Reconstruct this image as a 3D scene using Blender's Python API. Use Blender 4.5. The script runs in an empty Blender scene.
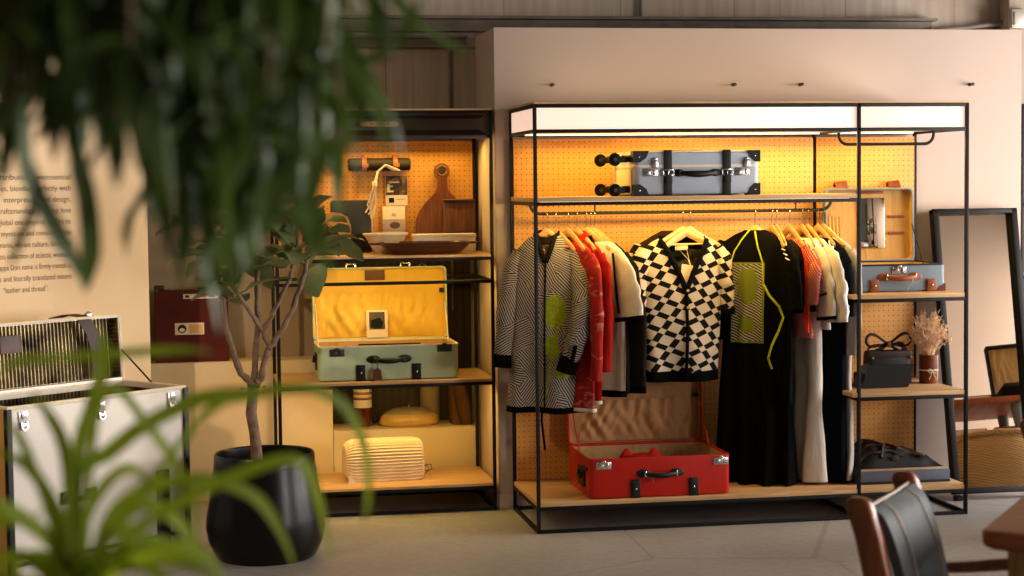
import bpy, bmesh, math, random
from mathutils import Vector, Matrix, noise
sin, cos, pi, R = math.sin, math.cos, math.pi, math.radians
SC = bpy.context.scene
COL = SC.collection
rnd = random.Random(7)

# ------------------------------------------------------------------ helpers
def lin(h):
    h = h.lstrip('#')
    o = []
    for i in (0, 2, 4):
        c = int(h[i:i + 2], 16) / 255
        o.append(c / 12.92 if c <= .04045 else ((c + .055) / 1.055) ** 2.4)
    return (o[0], o[1], o[2], 1)

class MB:
    """collects shapes and links them as ONE mesh object"""
    def __init__(s):
        s.v, s.f, s.M = [], [], Matrix()
    def add(s, vs, fs):
        n = len(s.v)
        s.v += [tuple(s.M @ Vector(v)) for v in vs]
        s.f += [tuple(i + n for i in f) for f in fs]
        return s
    def box(s, c, d, b=.002, rz=0, rx=0, ry=0):
        bm = bmesh.new()
        bmesh.ops.create_cube(bm, size=1)
        for v in bm.verts:
            v.co = Vector((v.co.x * d[0], v.co.y * d[1], v.co.z * d[2]))
        if b:
            bmesh.ops.bevel(bm, geom=bm.edges[:], offset=min(b, min(d) * .45), segments=2, affect='EDGES', profile=.6)
        m = Matrix.Translation(c) @ Matrix.Rotation(rz, 4, 'Z') @ Matrix.Rotation(ry, 4, 'Y') @ Matrix.Rotation(rx, 4, 'X')
        bm.verts.index_update()
        s.add([m @ v.co for v in bm.verts], [[v.index for v in f.verts] for f in bm.faces])
        bm.free()
        return s
    def loft(s, loops, cap0=True, cap1=True, closed=True):
        n = len(loops[0])
        vs = [p for l in loops for p in l]
        fs = []
        for i in range(len(loops) - 1):
            for j in range(n if closed else n - 1):
                k = (j + 1) % n
                fs.append((i * n + j, i * n + k, (i + 1) * n + k, (i + 1) * n + j))
        if cap0: fs.append(tuple(range(n))[::-1])
        if cap1: fs.append(tuple((len(loops) - 1) * n + j for j in range(n)))
        return s.add(vs, fs)
    def tube(s, pts, r, n=8, cap=True, flat=1.0):
        pts = [Vector(p) for p in pts]
        rs = r if isinstance(r, (list, tuple)) else [r] * len(pts)
        loops, up = [], None
        for i, p in enumerate(pts):
            t = (pts[min(i + 1, len(pts) - 1)] - pts[max(i - 1, 0)]).normalized()
            if up is None:
                a = Vector((0, 0, 1)) if abs(t.z) < .9 else Vector((0, 1, 0))
                up = (a - t * a.dot(t)).normalized()
            else:
                up = (up - t * up.dot(t)).normalized()
            sd = t.cross(up)
            loops.append([p + (sd * cos(2 * pi * k / n) * flat + up * sin(2 * pi * k / n)) * rs[i] for k in range(n)])
        return s.loft(loops, cap, cap)
    def lathe(s, prof, c=(0, 0, 0), n=32, sx=1, sy=1, caps=(True, True)):
        return s.loft([[(c[0] + r * sx * cos(2 * pi * k / n), c[1] + r * sy * sin(2 * pi * k / n), c[2] + z) for k in range(n)] for r, z in prof], *caps)
    def grid(s, fn, nu, nv, keep=None):
        vs = [fn(i / nu, j / nv) for j in range(nv + 1) for i in range(nu + 1)]
        fs = []
        for j in range(nv):
            for i in range(nu):
                if keep and not keep((i + .5) / nu, (j + .5) / nv): continue
                a = j * (nu + 1) + i
                fs.append((a, a + 1, a + nu + 2, a + nu + 1))
        return s.add(vs, fs)
    def prism(s, poly, y0, y1):
        """polygon in X-Z pushed from y0 to y1"""
        return s.loft([[(x, y0, z) for x, z in poly], [(x, y1, z) for x, z in poly]])
    def slab(s, poly, z0, z1):
        return s.loft([[(x, y, z0) for x, y in poly], [(x, y, z1) for x, y in poly]])
    def build(s, name, m, parent=None, ang=40):
        me = bpy.data.meshes.new(name)
        me.from_pydata(s.v, [], s.f)
        bm = bmesh.new(); bm.from_mesh(me)
        bmesh.ops.recalc_face_normals(bm, faces=bm.faces[:])
        bm.to_mesh(me); bm.free()
        me.materials.append(m)
        me.shade_smooth()
        me.set_sharp_from_angle(angle=R(ang))
        o = bpy.data.objects.new(name, me)
        COL.objects.link(o)
        if parent: o.parent = parent
        return o

def tag(o, label=None, cat=None, group=None, kind=None):
    if label: o['label'] = label
    if cat: o['category'] = cat
    if group: o['group'] = group
    if kind: o['kind'] = kind
    return o
def thing(name, label, cat, loc=(0, 0, 0), rz=0, group=None):
    o = bpy.data.objects.new(name, None)
    o.empty_display_size = .05
    COL.objects.link(o)
    o.location = loc; o.rotation_euler = (0, 0, rz)
    return tag(o, label, cat, group)
def copy_tree(o, parent=None):
    c = o.copy(); COL.objects.link(c)
    if parent: c.parent = parent
    for ch in list(o.children): copy_tree(ch, c)
    return c
def rr(w, d, r, z, n=5, cx=0, cy=0):
    """rounded rectangle loop"""
    o = []
    r = min(r, w / 2 - 1e-4, d / 2 - 1e-4)
    for sx, sy, a0 in ((1, 1, 0), (-1, 1, 90), (-1, -1, 180), (1, -1, 270)):
        for k in range(n + 1):
            a = R(a0 + 90 * k / n)
            o.append((cx + sx * (w / 2 - r) + r * cos(a), cy + sy * (d / 2 - r) + r * sin(a), z))
    return o
def text(body, size, loc, rot, m, parent, name='lettering', align='CENTER', ext=.0004, sx=1.0, off=0):
    cu = bpy.data.curves.new(name, 'FONT')
    cu.body = body; cu.size = size; cu.align_x = align; cu.align_y = 'CENTER'; cu.extrude = ext; cu.offset = off
    t = bpy.data.objects.new(name, cu)
    COL.objects.link(t)
    dg = bpy.context.evaluated_depsgraph_get()
    me = bpy.data.meshes.new_from_object(t.evaluated_get(dg))
    bpy.data.objects.remove(t)
    me.name = name
    me.materials.clear(); me.materials.append(m)
    o = bpy.data.objects.new(name, me)
    COL.objects.link(o)
    o.location = loc; o.rotation_euler = rot; o.scale = (sx, 1, 1)
    if parent: o.parent = parent
    return o

# --------------------------------------------------------------- materials
class E:
    """shader maths written as plain expressions"""
    def __init__(s, nt, sock): s.nt, s.k = nt, sock
    def _m(s, op, *a):
        n = s.nt.nodes.new('ShaderNodeMath'); n.operation = op
        for i, x in enumerate((s,) + a):
            if isinstance(x, E): s.nt.links.new(x.k, n.inputs[i])
            else: n.inputs[i].default_value = x
        return E(s.nt, n.outputs[0])
    def __add__(s, o): return s._m('ADD', o)
    def __sub__(s, o): return s._m('SUBTRACT', o)
    def __mul__(s, o): return s._m('MULTIPLY', o)
    def __rmul__(s, o): return s._m('MULTIPLY', o)
    def __truediv__(s, o): return s._m('DIVIDE', o)
    def __lt__(s, o): return s._m('LESS_THAN', o)
    def __gt__(s, o): return s._m('GREATER_THAN', o)
    def abs(s): return s._m('ABSOLUTE')
    def fr(s): return s._m('FRACT')
    def fl(s): return s._m('FLOOR')
    def sin(s): return s._m('SINE')
    def sq(s): return s._m('SQRT')
    def mx(s, o): return s._m('MAXIMUM', o)
    def mn(s, o): return s._m('MINIMUM', o)
    def xor(s, o): return (s - o).abs()

class Mat:
    def __init__(s, name, col='#808080', rough=.5, metal=0, coat=0, emit=None, estr=0, sheen=0, spec=.5, trans=0):
        s.m = bpy.data.materials.new(name); s.m.use_nodes = True
        s.nt = s.m.node_tree
        s.b = s.nt.nodes['Principled BSDF']
        i = s.b.inputs
        i['Base Color'].default_value = lin(col) if isinstance(col, str) else col
        i['Roughness'].default_value = rough; i['Metallic'].default_value = metal
        i['Coat Weight'].default_value = coat; i['Sheen Weight'].default_value = sheen
        i['Specular IOR Level'].default_value = spec
        i['Transmission Weight'].default_value = trans
        if emit: i['Emission Color'].default_value = lin(emit); i['Emission Strength'].default_value = estr
    def coord(s, kind='Object'):
        t = s.nt.nodes.new('ShaderNodeTexCoord'); return t.outputs[kind]
    def xyz(s):
        x = s.nt.nodes.new('ShaderNodeSeparateXYZ'); s.nt.links.new(s.coord(), x.inputs[0])
        return [E(s.nt, x.outputs[i]) for i in range(3)]
    def noise(s, scale, detail=3, stretch=None, dist=0, rough=.5):
        n = s.nt.nodes.new('ShaderNodeTexNoise')
        n.inputs['Scale'].default_value = scale; n.inputs['Detail'].default_value = detail
        n.inputs['Distortion'].default_value = dist; n.inputs['Roughness'].default_value = rough
        c = s.coord()
        if stretch:
            mp = s.nt.nodes.new('ShaderNodeMapping'); mp.inputs['Scale'].default_value = stretch
            s.nt.links.new(c, mp.inputs[0]); c = mp.outputs[0]
        s.nt.links.new(c, n.inputs['Vector'])
        return E(s.nt, n.outputs['Fac'])
    def voro(s, scale, out='Color'):
        n = s.nt.nodes.new('ShaderNodeTexVoronoi'); n.inputs['Scale'].default_value = scale
        s.nt.links.new(s.coord(), n.inputs['Vector']); return n.outputs[out]
    def mix(s, fac, a, b):
        n = s.nt.nodes.new('ShaderNodeMix'); n.data_type = 'RGBA'; n.clamp_factor = True
        s.nt.links.new(fac.k, n.inputs['Factor'])
        for idx, x in ((6, a), (7, b)):
            if isinstance(x, str): n.inputs[idx].default_value = lin(x)
            elif isinstance(x, E): s.nt.links.new(x.k, n.inputs[idx])
            else: n.inputs[idx].default_value = x
        return E(s.nt, n.outputs[2])
    def base(s, e): s.nt.links.new(e.k, s.b.inputs['Base Color']); return s
    def rough(s, e): s.nt.links.new(e.k, s.b.inputs['Roughness']); return s
    def bump(s, e, strength=.2, dist=.002):
        n = s.nt.nodes.new('ShaderNodeBump'); n.inputs['Strength'].default_value = strength
        n.inputs['Distance'].default_value = dist
        s.nt.links.new(e.k, n.inputs['Height']); s.nt.links.new(n.outputs[0], s.b.inputs['Normal']); return s

def plain(name, col, rough=.5, metal=0, var=.12, scale=14, bump=.15, bscale=120, **k):
    a = Mat(name, col, rough, metal, **k)
    c = lin(col)
    d = tuple(x * (1 - var) for x in c[:3]) + (1,)
    l = tuple(min(1, x * (1 + var)) for x in c[:3]) + (1,)
    a.base(a.mix((a.noise(scale, 4) - .3) * 2.5, d, l))
    if bump: a.bump(a.noise(bscale, 2), bump, .001)
    return a.m
def cloth(name, col, var=.1, rough=.9, sheen=0):
    a = Mat(name, col, rough, sheen=sheen, spec=.06)
    c = lin(col)
    a.base(a.mix((a.noise(9, 4) - .3) * 2.5, tuple(x * (1 - var) for x in c[:3]) + (1,), tuple(min(1, x * (1 + var)) for x in c[:3]) + (1,)))
    a.bump(a.noise(13, 3, (1, 1, .3), .8) + a.noise(450, 2) * .04, .55, .022)
    return a.m
def wood(name, c1, c2, stretch=(1.5, 22, 22), rough=.45, coat=0, scale=3):
    a = Mat(name, c1, rough, coat=coat)
    g = a.noise(scale, 6, stretch, .6)
    x = a.mix((g - .32) * 2.8, c1, c2)
    a.base(x); a.bump(g, .12, .001)
    return a.m
def leather(name, col, rough=.48, var=.2, spec=.3):
    a = Mat(name, col, rough, spec=spec)
    c = lin(col)
    a.base(a.mix((a.noise(11, 4) - .3) * 2.5, tuple(x * (1 - var) for x in c[:3]) + (1,), tuple(min(1, x * (1 + var)) for x in c[:3]) + (1,)))
    a.bump(a.noise(260, 3), .25, .0008)
    return a.m

M = {}
M['metal'] = plain('black_powder_coat', '#0c0a08', .5, 0, bump=.05, spec=.25)
M['chrome'] = plain('chrome', '#c9c6c0', .22, 1, bump=0)
M['brass'] = plain('aged_brass', '#8a6a3a', .35, 1, bump=0)
M['gun'] = plain('dark_steel', '#4a443d', .4, .8, bump=0)
M['plank'] = wood('oak_plank', '#d2aa78', '#b68a5a', (1.2, 18, 18))
M['walnut'] = wood('walnut', '#6b3a1c', '#43200d', (18, 18, 1.3))
M['walnutx'] = wood('walnut_tray', '#4a2413', '#2b130a', (1.3, 18, 18), .35)
M['chairwood'] = wood('teak_chair', '#8a4a26', '#5f2d14', (14, 14, 1.4), .38)
M['tablewood'] = wood('teak_table', '#a85a2c', '#7d3f1c', (14, 1.2, 14), .5)
M['legwood'] = wood('pale_oak', '#b98a55', '#94683a', (14, 14, 1.2), .45)
M['hanger'] = wood('hanger_beech', '#c4935a', '#a3723f', (2, 14, 14), .35, .2)
M['wall'] = plain('cream_plaster', '#bba799', .85, var=.03, scale=2, bump=.06, bscale=60)
M['panel'] = plain('cream_board', '#d8c19f', .8, var=.03, scale=2, bump=.05, bscale=60)
M['plinth'] = plain('plinth_paint', '#cdb997', .75, var=.05, scale=4, bump=.05)
M['white'] = plain('white_card', '#dcd2c0', .7, var=.03, bump=.03)
M['cream'] = plain('cream_vinyl', '#d8c7a4', .55, var=.05, bump=.05)
M['black'] = leather('black_leather', '#100c0a')
M['brown'] = leather('dark_brown_leather', '#2e1d14')
M['tan'] = leather('tan_leather', '#8d4a22')
M['cognac'] = leather('cognac_leather', '#6d3118')
M['navy'] = leather('navy_leather', '#22252a', .5)
M['matte'] = plain('matte_black', '#080706', .7, bump=.05, spec=.2)
M['ink'] = plain('black_ink', '#211a14', .8, bump=0, var=.02)
M['red'] = leather('red_fibreboard', '#ad1806', .38, .08)
M['sage'] = leather('sage_fibreboard', '#b2c6a4', .5, .06)
M['blue'] = leather('blue_grey_fibreboard', '#a5b0be', .5, .06)
M['slate'] = leather('slate_fibreboard', '#74828b', .5, .06)
M['rim'] = plain('cream_piping', '#d6c8ac', .55, bump=.05)
M['yellow'] = cloth('yellow_lining', '#dcb650', .05)
M['peachcloth'] = cloth('peach_lining', '#b88a5c', .05)
M['liner'] = cloth('tan_lining', '#a8855a', .06)
M['gold'] = cloth('honey_lining', '#b38d57', .05)
M['soil'] = plain('potting_soil', '#1b130d', .95, var=.4, scale=60, bump=.8, bscale=90)
M['pot'] = plain('glazed_black_pot', '#090706', .3, spec=.3, bump=.12, bscale=25, var=.2)
M['bark'] = plain('rubber_tree_bark', '#6b5440', .85, var=.35, scale=40, bump=.7, bscale=70)
def leafmat(name, c1, c2, rough=.35, tr=.12):
    a = Mat(name, c1, rough, spec=.3)
    a.base(a.mix((a.noise(7, 3) - .3) * 2.5, c1, c2))
    a.bump(a.noise(60, 2), .15, .002)
    t = a.nt.nodes.new('ShaderNodeBsdfTranslucent'); t.inputs[0].default_value = lin(c2)
    ms = a.nt.nodes.new('ShaderNodeMixShader'); ms.inputs[0].default_value = tr
    out = a.nt.nodes['Material Output']
    a.nt.links.new(a.b.outputs[0], ms.inputs[1]); a.nt.links.new(t.outputs[0], ms.inputs[2])
    a.nt.links.new(ms.outputs[0], out.inputs[0])
    return a.m
M['rubber'] = leafmat('rubber_leaf', '#4a5232', '#6f7a4c', .4, .15)
M['strap'] = leafmat('strap_leaf_dark', '#25301a', '#53672b', .42, .28)
M['lime_leaf'] = leafmat('strap_leaf_bright', '#4a6210', '#8fa01f', .62, .5)
M['grass'] = plain('dried_grass', '#ecc8a0', .9, var=.2, scale=60, bump=0)

def floor_mat():
    a = Mat('polished_concrete_floor', '#6a625b', .5)
    n = a.noise(1.1, 6, None, .5)
    f = a.noise(28, 4)
    v = a.nt.nodes.new('ShaderNodeTexVoronoi'); v.feature = 'DISTANCE_TO_EDGE'; v.inputs['Scale'].default_value = .55
    a.nt.links.new(a.coord(), v.inputs['Vector'])
    crack = E(a.nt, v.outputs['Distance']) < .0035
    c = a.mix((n - .3) * 2.2, '#8f8c8a', '#a8a5a3')
    c = a.mix((f - .35) * .6, c, '#5c554f')
    c = a.mix(crack * .22, c, '#3d3731')
    a.base(c); a.bump(f, .12, .002)
    a.rough(n * .3 + .38)
    return a.m
M['floor'] = floor_mat()
def concrete_mat():
    a = Mat('board_marked_concrete', '#8f7e6a', .85)
    n = a.noise(3, 6, (9, 9, .5), .3)
    b = a.noise(1.3, 5)
    c = a.mix((n - .3) * 2.2, '#a8998a', '#c0b1a0')
    c = a.mix((b - .45) * 1.2, c, '#8a7a68')
    x, y, z = a.xyz()
    seam = ((x / .62 + 100.3).fr() - .5).abs() < .0035
    a.base(a.mix(seam * .6, c, '#55483a')); a.bump(n, .2, .004)
    return a.m
M['concrete'] = concrete_mat()
def slat_mat():
    a = Mat('dark_ribbed_board', '#35271a', .7)
    x, y, z = a.xyz()
    w = (x * 150).sin() * .5 + .5
    a.base(a.mix(w * .6, '#3d2d1d', '#241910')); a.bump(w, .4, .004)
    return a.m
M['slat'] = slat_mat()
M['steel'] = plain('weathered_steel', '#776d61', .6, .1, var=.25, scale=9, bump=.2)
def peg_mat():
    a = Mat('pegboard', '#c7934e', .62)
    x, y, z = a.xyz()
    u = ((x + 10) / .0254).fr() - .5
    v = ((z + 10) / .0254).fr() - .5
    d = (u * u + v * v).sq() < .12
    n = a.noise(40, 4)
    c = a.mix((n - .3) * 2, '#c88c3e', '#d39747')
    a.base(a.mix(d, c, '#57381a')); a.bump(d * -1.0, .5, .002)
    return a.m
M['peg'] = peg_mat()
def lightpanel(name, col, s):
    return Mat(name, '#e8dccb', .5, emit=col, estr=s).m
M['diffuser'] = lightpanel('light_diffuser', '#ffd6c0', .78)
M['led'] = lightpanel('led_strip_glow', '#ffe0b0', 2.2)
M['mirror'] = Mat('mirror_glass', '#d6cfc2', .015, 1).m
def lining_ribs():
    a = Mat('ribbed_metallic_lining', '#9a8a6c', .3, .75)
    n = a.noise(4, 3, (1.5, 1.5, 2))
    a.base(a.mix((n - .38) * 4, '#857553', '#2a2218')); a.bump(a.noise(40, 2), .2, .003)
    return a.m
M['ribs'] = lining_ribs()
M['silver'] = plain('silver_panel', '#bfb8ac', .38, .25, var=.06, scale=3, bump=.1, bscale=20)

# ---- printed and woven cloths
def coat_mat():
    a = Mat('striped_shirting', '#8a8078', .85, spec=.2)
    x, y, z = a.xyz()
    vc = a.voro(7.0)
    sp = a.nt.nodes.new('ShaderNodeSeparateColor'); a.nt.links.new(vc, sp.inputs[0])
    ang = (E(a.nt, sp.outputs[0]) * 2.4 - 1.2)
    w = a.noise(7, 2) * .05
    ca = ang._m('COSINE'); sa = ang.sin()
    h = ((z + w) * ca + x * sa) * 600.0
    st = h.sin() > .12
    c = a.mix(st, '#988e84', '#26211d')
    # lime flower: two heads, a leaf and a stem
    nz = (a.noise(60, 3) - .5) * .16
    def disc(cx, cz, rx, rz):
        return ((x - cx) * (1 / rx)) * ((x - cx) * (1 / rx)) + ((z - cz) * (1 / rz)) * ((z - cz) * (1 / rz)) + nz * 8 < 1
    stem = (x - (z + .73) * .19).abs() < .005
    stem = stem * (z < -.36) * (z > -.84)
    fl = disc(.045, -.355, .05, .075).mx(disc(.035, -.52, .035, .055)).mx(disc(.09, -.62, .05, .035)).mx(stem)
    fl = fl * (y < 0)
    a.base(a.mix(fl, c, a.mix((a.noise(90, 2) - .3) * 2, '#8f9a14', '#5f6d10')))
    a.bump(a.noise(11, 3, (1, 1, .4), .8) + a.noise(300, 2) * .03, .5, .02)
    return a.m
M['coat'] = coat_mat()
def check_mat():
    a = Mat('geometric_jacquard', '#ccbda8', .9, spec=.15)
    x, y, z = a.xyz()
    n = (a.noise(6, 2) - .5) * .012
    X = x.abs() + n
    p = ((z + 3) * .93 - X * .36) / .068
    q = (X * .80 + (z + 3) * .60) / .080
    s1 = p.fr() < .35
    s2 = q.fr() < .36
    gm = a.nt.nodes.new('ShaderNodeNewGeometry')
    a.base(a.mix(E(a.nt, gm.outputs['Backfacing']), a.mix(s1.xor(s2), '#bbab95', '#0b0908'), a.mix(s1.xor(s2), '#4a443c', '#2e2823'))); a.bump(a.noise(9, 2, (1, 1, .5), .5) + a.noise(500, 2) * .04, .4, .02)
    return a.m
M['check'] = check_mat()
def panel_mat():
    a = Mat('fine_stripe_panel_print', '#777066', .85, spec=.2)
    x, y, z = a.xyz()
    h = ((z * .9 + x * .45) * 520.0).sin() > 0.05
    c = a.mix(h, '#8f877a', '#1a1612')
    nz = (a.noise(70, 4) - .5) * 2.2
    def disc(cx, cz, rx, rz):
        return ((x - cx) * (1 / rx)) * ((x - cx) * (1 / rx)) + ((z - cz) * (1 / rz)) * ((z - cz) * (1 / rz)) + nz < 1
    fl = disc(0, -.26, .055, .085).mx(disc(-.01, -.44, .045, .04))
    ed = ((x + .002).abs() > .077).mx((z > -.158)).mx((z < -.516))
    a.base(a.mix(fl.mx(ed), c, '#5f6614'))
    return a.m
M['print'] = panel_mat()
def dotted(name, a1, a2, cell=.018, r=.3):
    a = Mat(name, a1, .9, spec=.15)
    x, y, z = a.xyz()
    p = (x + y) / cell + 50; q = (z - y * .2) / cell + 50
    u = (p + q).fr() - .5; v = (p - q + 50).fr() - .5
    a.base(a.mix((u * u + v * v).sq() < r, a1, a2)); a.bump(a.noise(13, 3, (1, 1, .3), .8) + a.noise(400, 2) * .03, .5, .02)
    return a.m
M['reddot'] = dotted('red_white_weave', '#a82418', '#d6b9a4')
def redprint():
    a = Mat('red_cloth_white_print', '#b01f12', .85, spec=.2)
    n = a.noise(9, 2, (1, 1, 2.2), 1.5)
    a.base(a.mix((n - .56) * 7, '#921a10', '#b87866')); a.bump(a.noise(13, 3, (1, 1, .3), .8) + a.noise(400, 2) * .03, .5, .02)
    return a.m
M['redprint'] = redprint()
M['redcloth'] = cloth('red_cotton', '#8e170e')
M['coral'] = cloth('coral_cotton', '#e2452a')
M['ecru'] = cloth('ecru_linen', '#cbbba4', .08)
M['whitecloth'] = cloth('white_cotton', '#d8cdc0', .05)
M['greycloth'] = cloth('pale_grey_cotton', '#a9a29c', .06)
M['blackcloth'] = cloth('black_cotton', '#070606')
M['charcoal'] = cloth('charcoal_knit', '#15110f')
M['navycloth'] = cloth('navy_cotton', '#090c15')
M['lime'] = cloth('lime_ribbon', '#9aa31a')
M['tag'] = plain('paper_tag', '#d8c8b2', .8, bump=0, var=.03)
P_RACK, P_RACKF, P_SH, P_TOP, P_L1, P_L2, P_L3, P_WIN, P_WIN2, P_SPOT, P_AMB = 11.5, 5, 11, 4, 6.5, 4.5, 4.5, 480, 600, 13, .11
TOP = [
  ([(-1.631, -5.85, 1.617), (-1.63, -5.83, 1.579), (-1.624, -5.81, 1.554), (-1.616, -5.79, 1.532), (-1.604, -5.77, 1.503), (-1.59, -5.75, 1.474), (-1.58, -5.73, 1.446)], 0.021),
  ([(-1.587, -5.8, 1.619), (-1.582, -5.785, 1.574), (-1.576, -5.77, 1.539), (-1.574, -5.755, 1.498), (-1.577, -5.74, 1.467), (-1.582, -5.725, 1.443)], 0.022),
  ([(-1.622, -5.8, 1.56), (-1.629, -5.79, 1.525), (-1.641, -5.78, 1.5), (-1.652, -5.77, 1.472)], 0.01),
  ([(-1.322, -5.7, 1.685), (-1.313, -5.69, 1.632), (-1.315, -5.68, 1.579), (-1.313, -5.67, 1.519)], 0.022),
  ([(-1.366, -5.9, 1.642), (-1.376, -5.89, 1.585), (-1.396, -5.88, 1.537), (-1.404, -5.87, 1.499)], 0.026),
  ([(-1.445, -5.8, 1.638), (-1.456, -5.79, 1.588), (-1.462, -5.78, 1.548), (-1.453, -5.77, 1.507)], 0.024),
  ([(-1.479, -5.85, 1.655), (-1.488, -5.85, 1.597), (-1.496, -5.85, 1.539), (-1.492, -5.85, 1.478)], 0.018),
  ([(-1.249, -5.9, 1.729), (-1.263, -5.89, 1.701), (-1.287, -5.88, 1.677), (-1.315, -5.87, 1.663)], 0.012),
  ([(-1.245, -5.7, 1.744), (-1.201, -5.69, 1.708), (-1.167, -5.68, 1.696)], 0.01),
  ([(-1.42, -5.8, 1.678), (-1.429, -5.79, 1.608), (-1.424, -5.78, 1.558), (-1.418, -5.77, 1.496), (-1.413, -5.76, 1.464)], 0.026),
  ([(-1.345, -5.8, 1.668), (-1.338, -5.79, 1.608), (-1.35, -5.78, 1.557), (-1.361, -5.77, 1.5)], 0.026),
]
LOW = [
  ([(-1.602, -5.72, 1.161), (-1.595, -5.708, 1.249), (-1.565, -5.696, 1.268), (-1.53, -5.684, 1.293), (-1.475, -5.672, 1.318), (-1.424, -5.66, 1.326), (-1.387, -5.648, 1.326)], 0.018),
  ([(-1.579, -5.72, 1.16), (-1.467, -5.708, 1.303), (-1.413, -5.696, 1.326), (-1.359, -5.684, 1.331), (-1.326, -5.672, 1.319), (-1.303, -5.66, 1.297), (-1.285, -5.648, 1.246), (-1.283, -5.636, 1.191), (-1.289, -5.624, 1.166)], 0.013),
  ([(-1.584, -5.72, 1.15), (-1.563, -5.708, 1.205), (-1.521, -5.696, 1.23), (-1.468, -5.684, 1.235), (-1.436, -5.672, 1.225), (-1.404, -5.66, 1.204), (-1.38, -5.648, 1.163), (-1.366, -5.636, 1.123)], 0.015),
  ([(-1.603, -5.72, 1.151), (-1.604, -5.708, 1.223), (-1.609, -5.696, 1.274), (-1.624, -5.684, 1.308), (-1.645, -5.672, 1.335)], 0.015),
  ([(-1.597, -5.72, 1.15), (-1.595, -5.708, 1.244), (-1.593, -5.696, 1.283), (-1.582, -5.684, 1.315), (-1.57, -5.672, 1.353), (-1.568, -5.66, 1.38), (-1.575, -5.648, 1.403)], 0.016),
  ([(-1.67, -5.72, 1.362), (-1.654, -5.708, 1.371), (-1.607, -5.696, 1.372), (-1.55, -5.684, 1.374), (-1.487, -5.672, 1.375), (-1.451, -5.66, 1.371)], 0.011),
  ([(-1.589, -5.72, 1.161), (-1.576, -5.708, 1.307), (-1.555, -5.696, 1.337), (-1.525, -5.684, 1.298), (-1.499, -5.672, 1.258), (-1.478, -5.66, 1.209), (-1.47, -5.648, 1.14)], 0.012),
  ([(-1.585, -5.72, 1.139), (-1.522, -5.708, 1.198), (-1.415, -5.696, 1.245), (-1.361, -5.684, 1.25), (-1.341, -5.672, 1.205), (-1.326, -5.66, 1.135)], 0.014),
  ([(-1.605, -5.72, 1.14), (-1.615, -5.708, 1.202), (-1.645, -5.696, 1.255), (-1.681, -5.684, 1.275)], 0.014),
  ([(-1.605, -5.72, 1.14), (-1.625, -5.708, 1.181), (-1.657, -5.696, 1.202), (-1.689, -5.684, 1.19)], 0.015),
  ([(-1.595, -5.72, 1.14), (-1.553, -5.708, 1.199), (-1.522, -5.696, 1.212), (-1.486, -5.684, 1.181), (-1.471, -5.672, 1.134)], 0.015),
  ([(-1.595, -5.72, 1.14), (-1.569, -5.708, 1.179), (-1.543, -5.696, 1.186), (-1.523, -5.684, 1.155), (-1.516, -5.672, 1.114)], 0.016),
  ([(-1.6, -5.72, 1.14), (-1.589, -5.708, 1.201), (-1.563, -5.696, 1.241), (-1.537, -5.684, 1.248), (-1.512, -5.672, 1.213)], 0.013),
  ([(-1.605, -5.72, 1.14), (-1.629, -5.708, 1.224), (-1.654, -5.696, 1.287), (-1.67, -5.684, 1.307)], 0.011),
  ([(-1.585, -5.72, 1.129), (-1.554, -5.708, 1.156), (-1.512, -5.696, 1.168), (-1.465, -5.684, 1.151), (-1.439, -5.672, 1.11)], 0.014),
  ([(-1.615, -5.72, 1.13), (-1.646, -5.708, 1.161), (-1.673, -5.696, 1.16), (-1.695, -5.684, 1.137)], 0.016),
]
TWIGS = [
  (-1.625, -6.000, 1.620),
  (-1.599, -5.900, 1.671),
  (-1.555, -5.850, 1.641),
  (-1.506, -5.950, 1.603),
  (-1.480, -5.750, 1.553),
  (-1.448, -5.900, 1.572),
  (-1.417, -5.700, 1.531),
  (-1.381, -5.850, 1.547),
  (-1.340, -5.750, 1.578),
  (-1.345, -5.950, 1.658),
  (-1.400, -6.000, 1.637),
  (-1.460, -6.000, 1.655),
  (-1.519, -6.050, 1.673),
  (-1.578, -6.000, 1.703),
  (-1.635, -5.800, 1.697),
  (-1.364, -5.800, 1.713),
  (-1.420, -5.850, 1.694),
  (-1.489, -5.750, 1.712),
  (-1.571, -5.700, 1.716),
  (-1.625, -5.750, 1.646),
  (-1.498, -5.850, 1.645),
  (-1.366, -5.900, 1.623),
  (-1.435, -5.800, 1.628),
]
TWIGS += [
  (-1.658, -5.700, 1.685),
  (-1.614, -5.950, 1.613),
  (-1.582, -5.800, 1.628),
  (-1.538, -6.000, 1.615),
  (-1.522, -5.700, 1.643),
  (-1.593, -5.850, 1.650),
  (-1.458, -5.800, 1.523),
  (-1.403, -5.850, 1.513),
  (-1.356, -5.700, 1.541),
  (-1.325, -5.800, 1.597),
  (-1.487, -5.700, 1.590),
  (-1.641, -5.800, 1.589),
]

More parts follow.
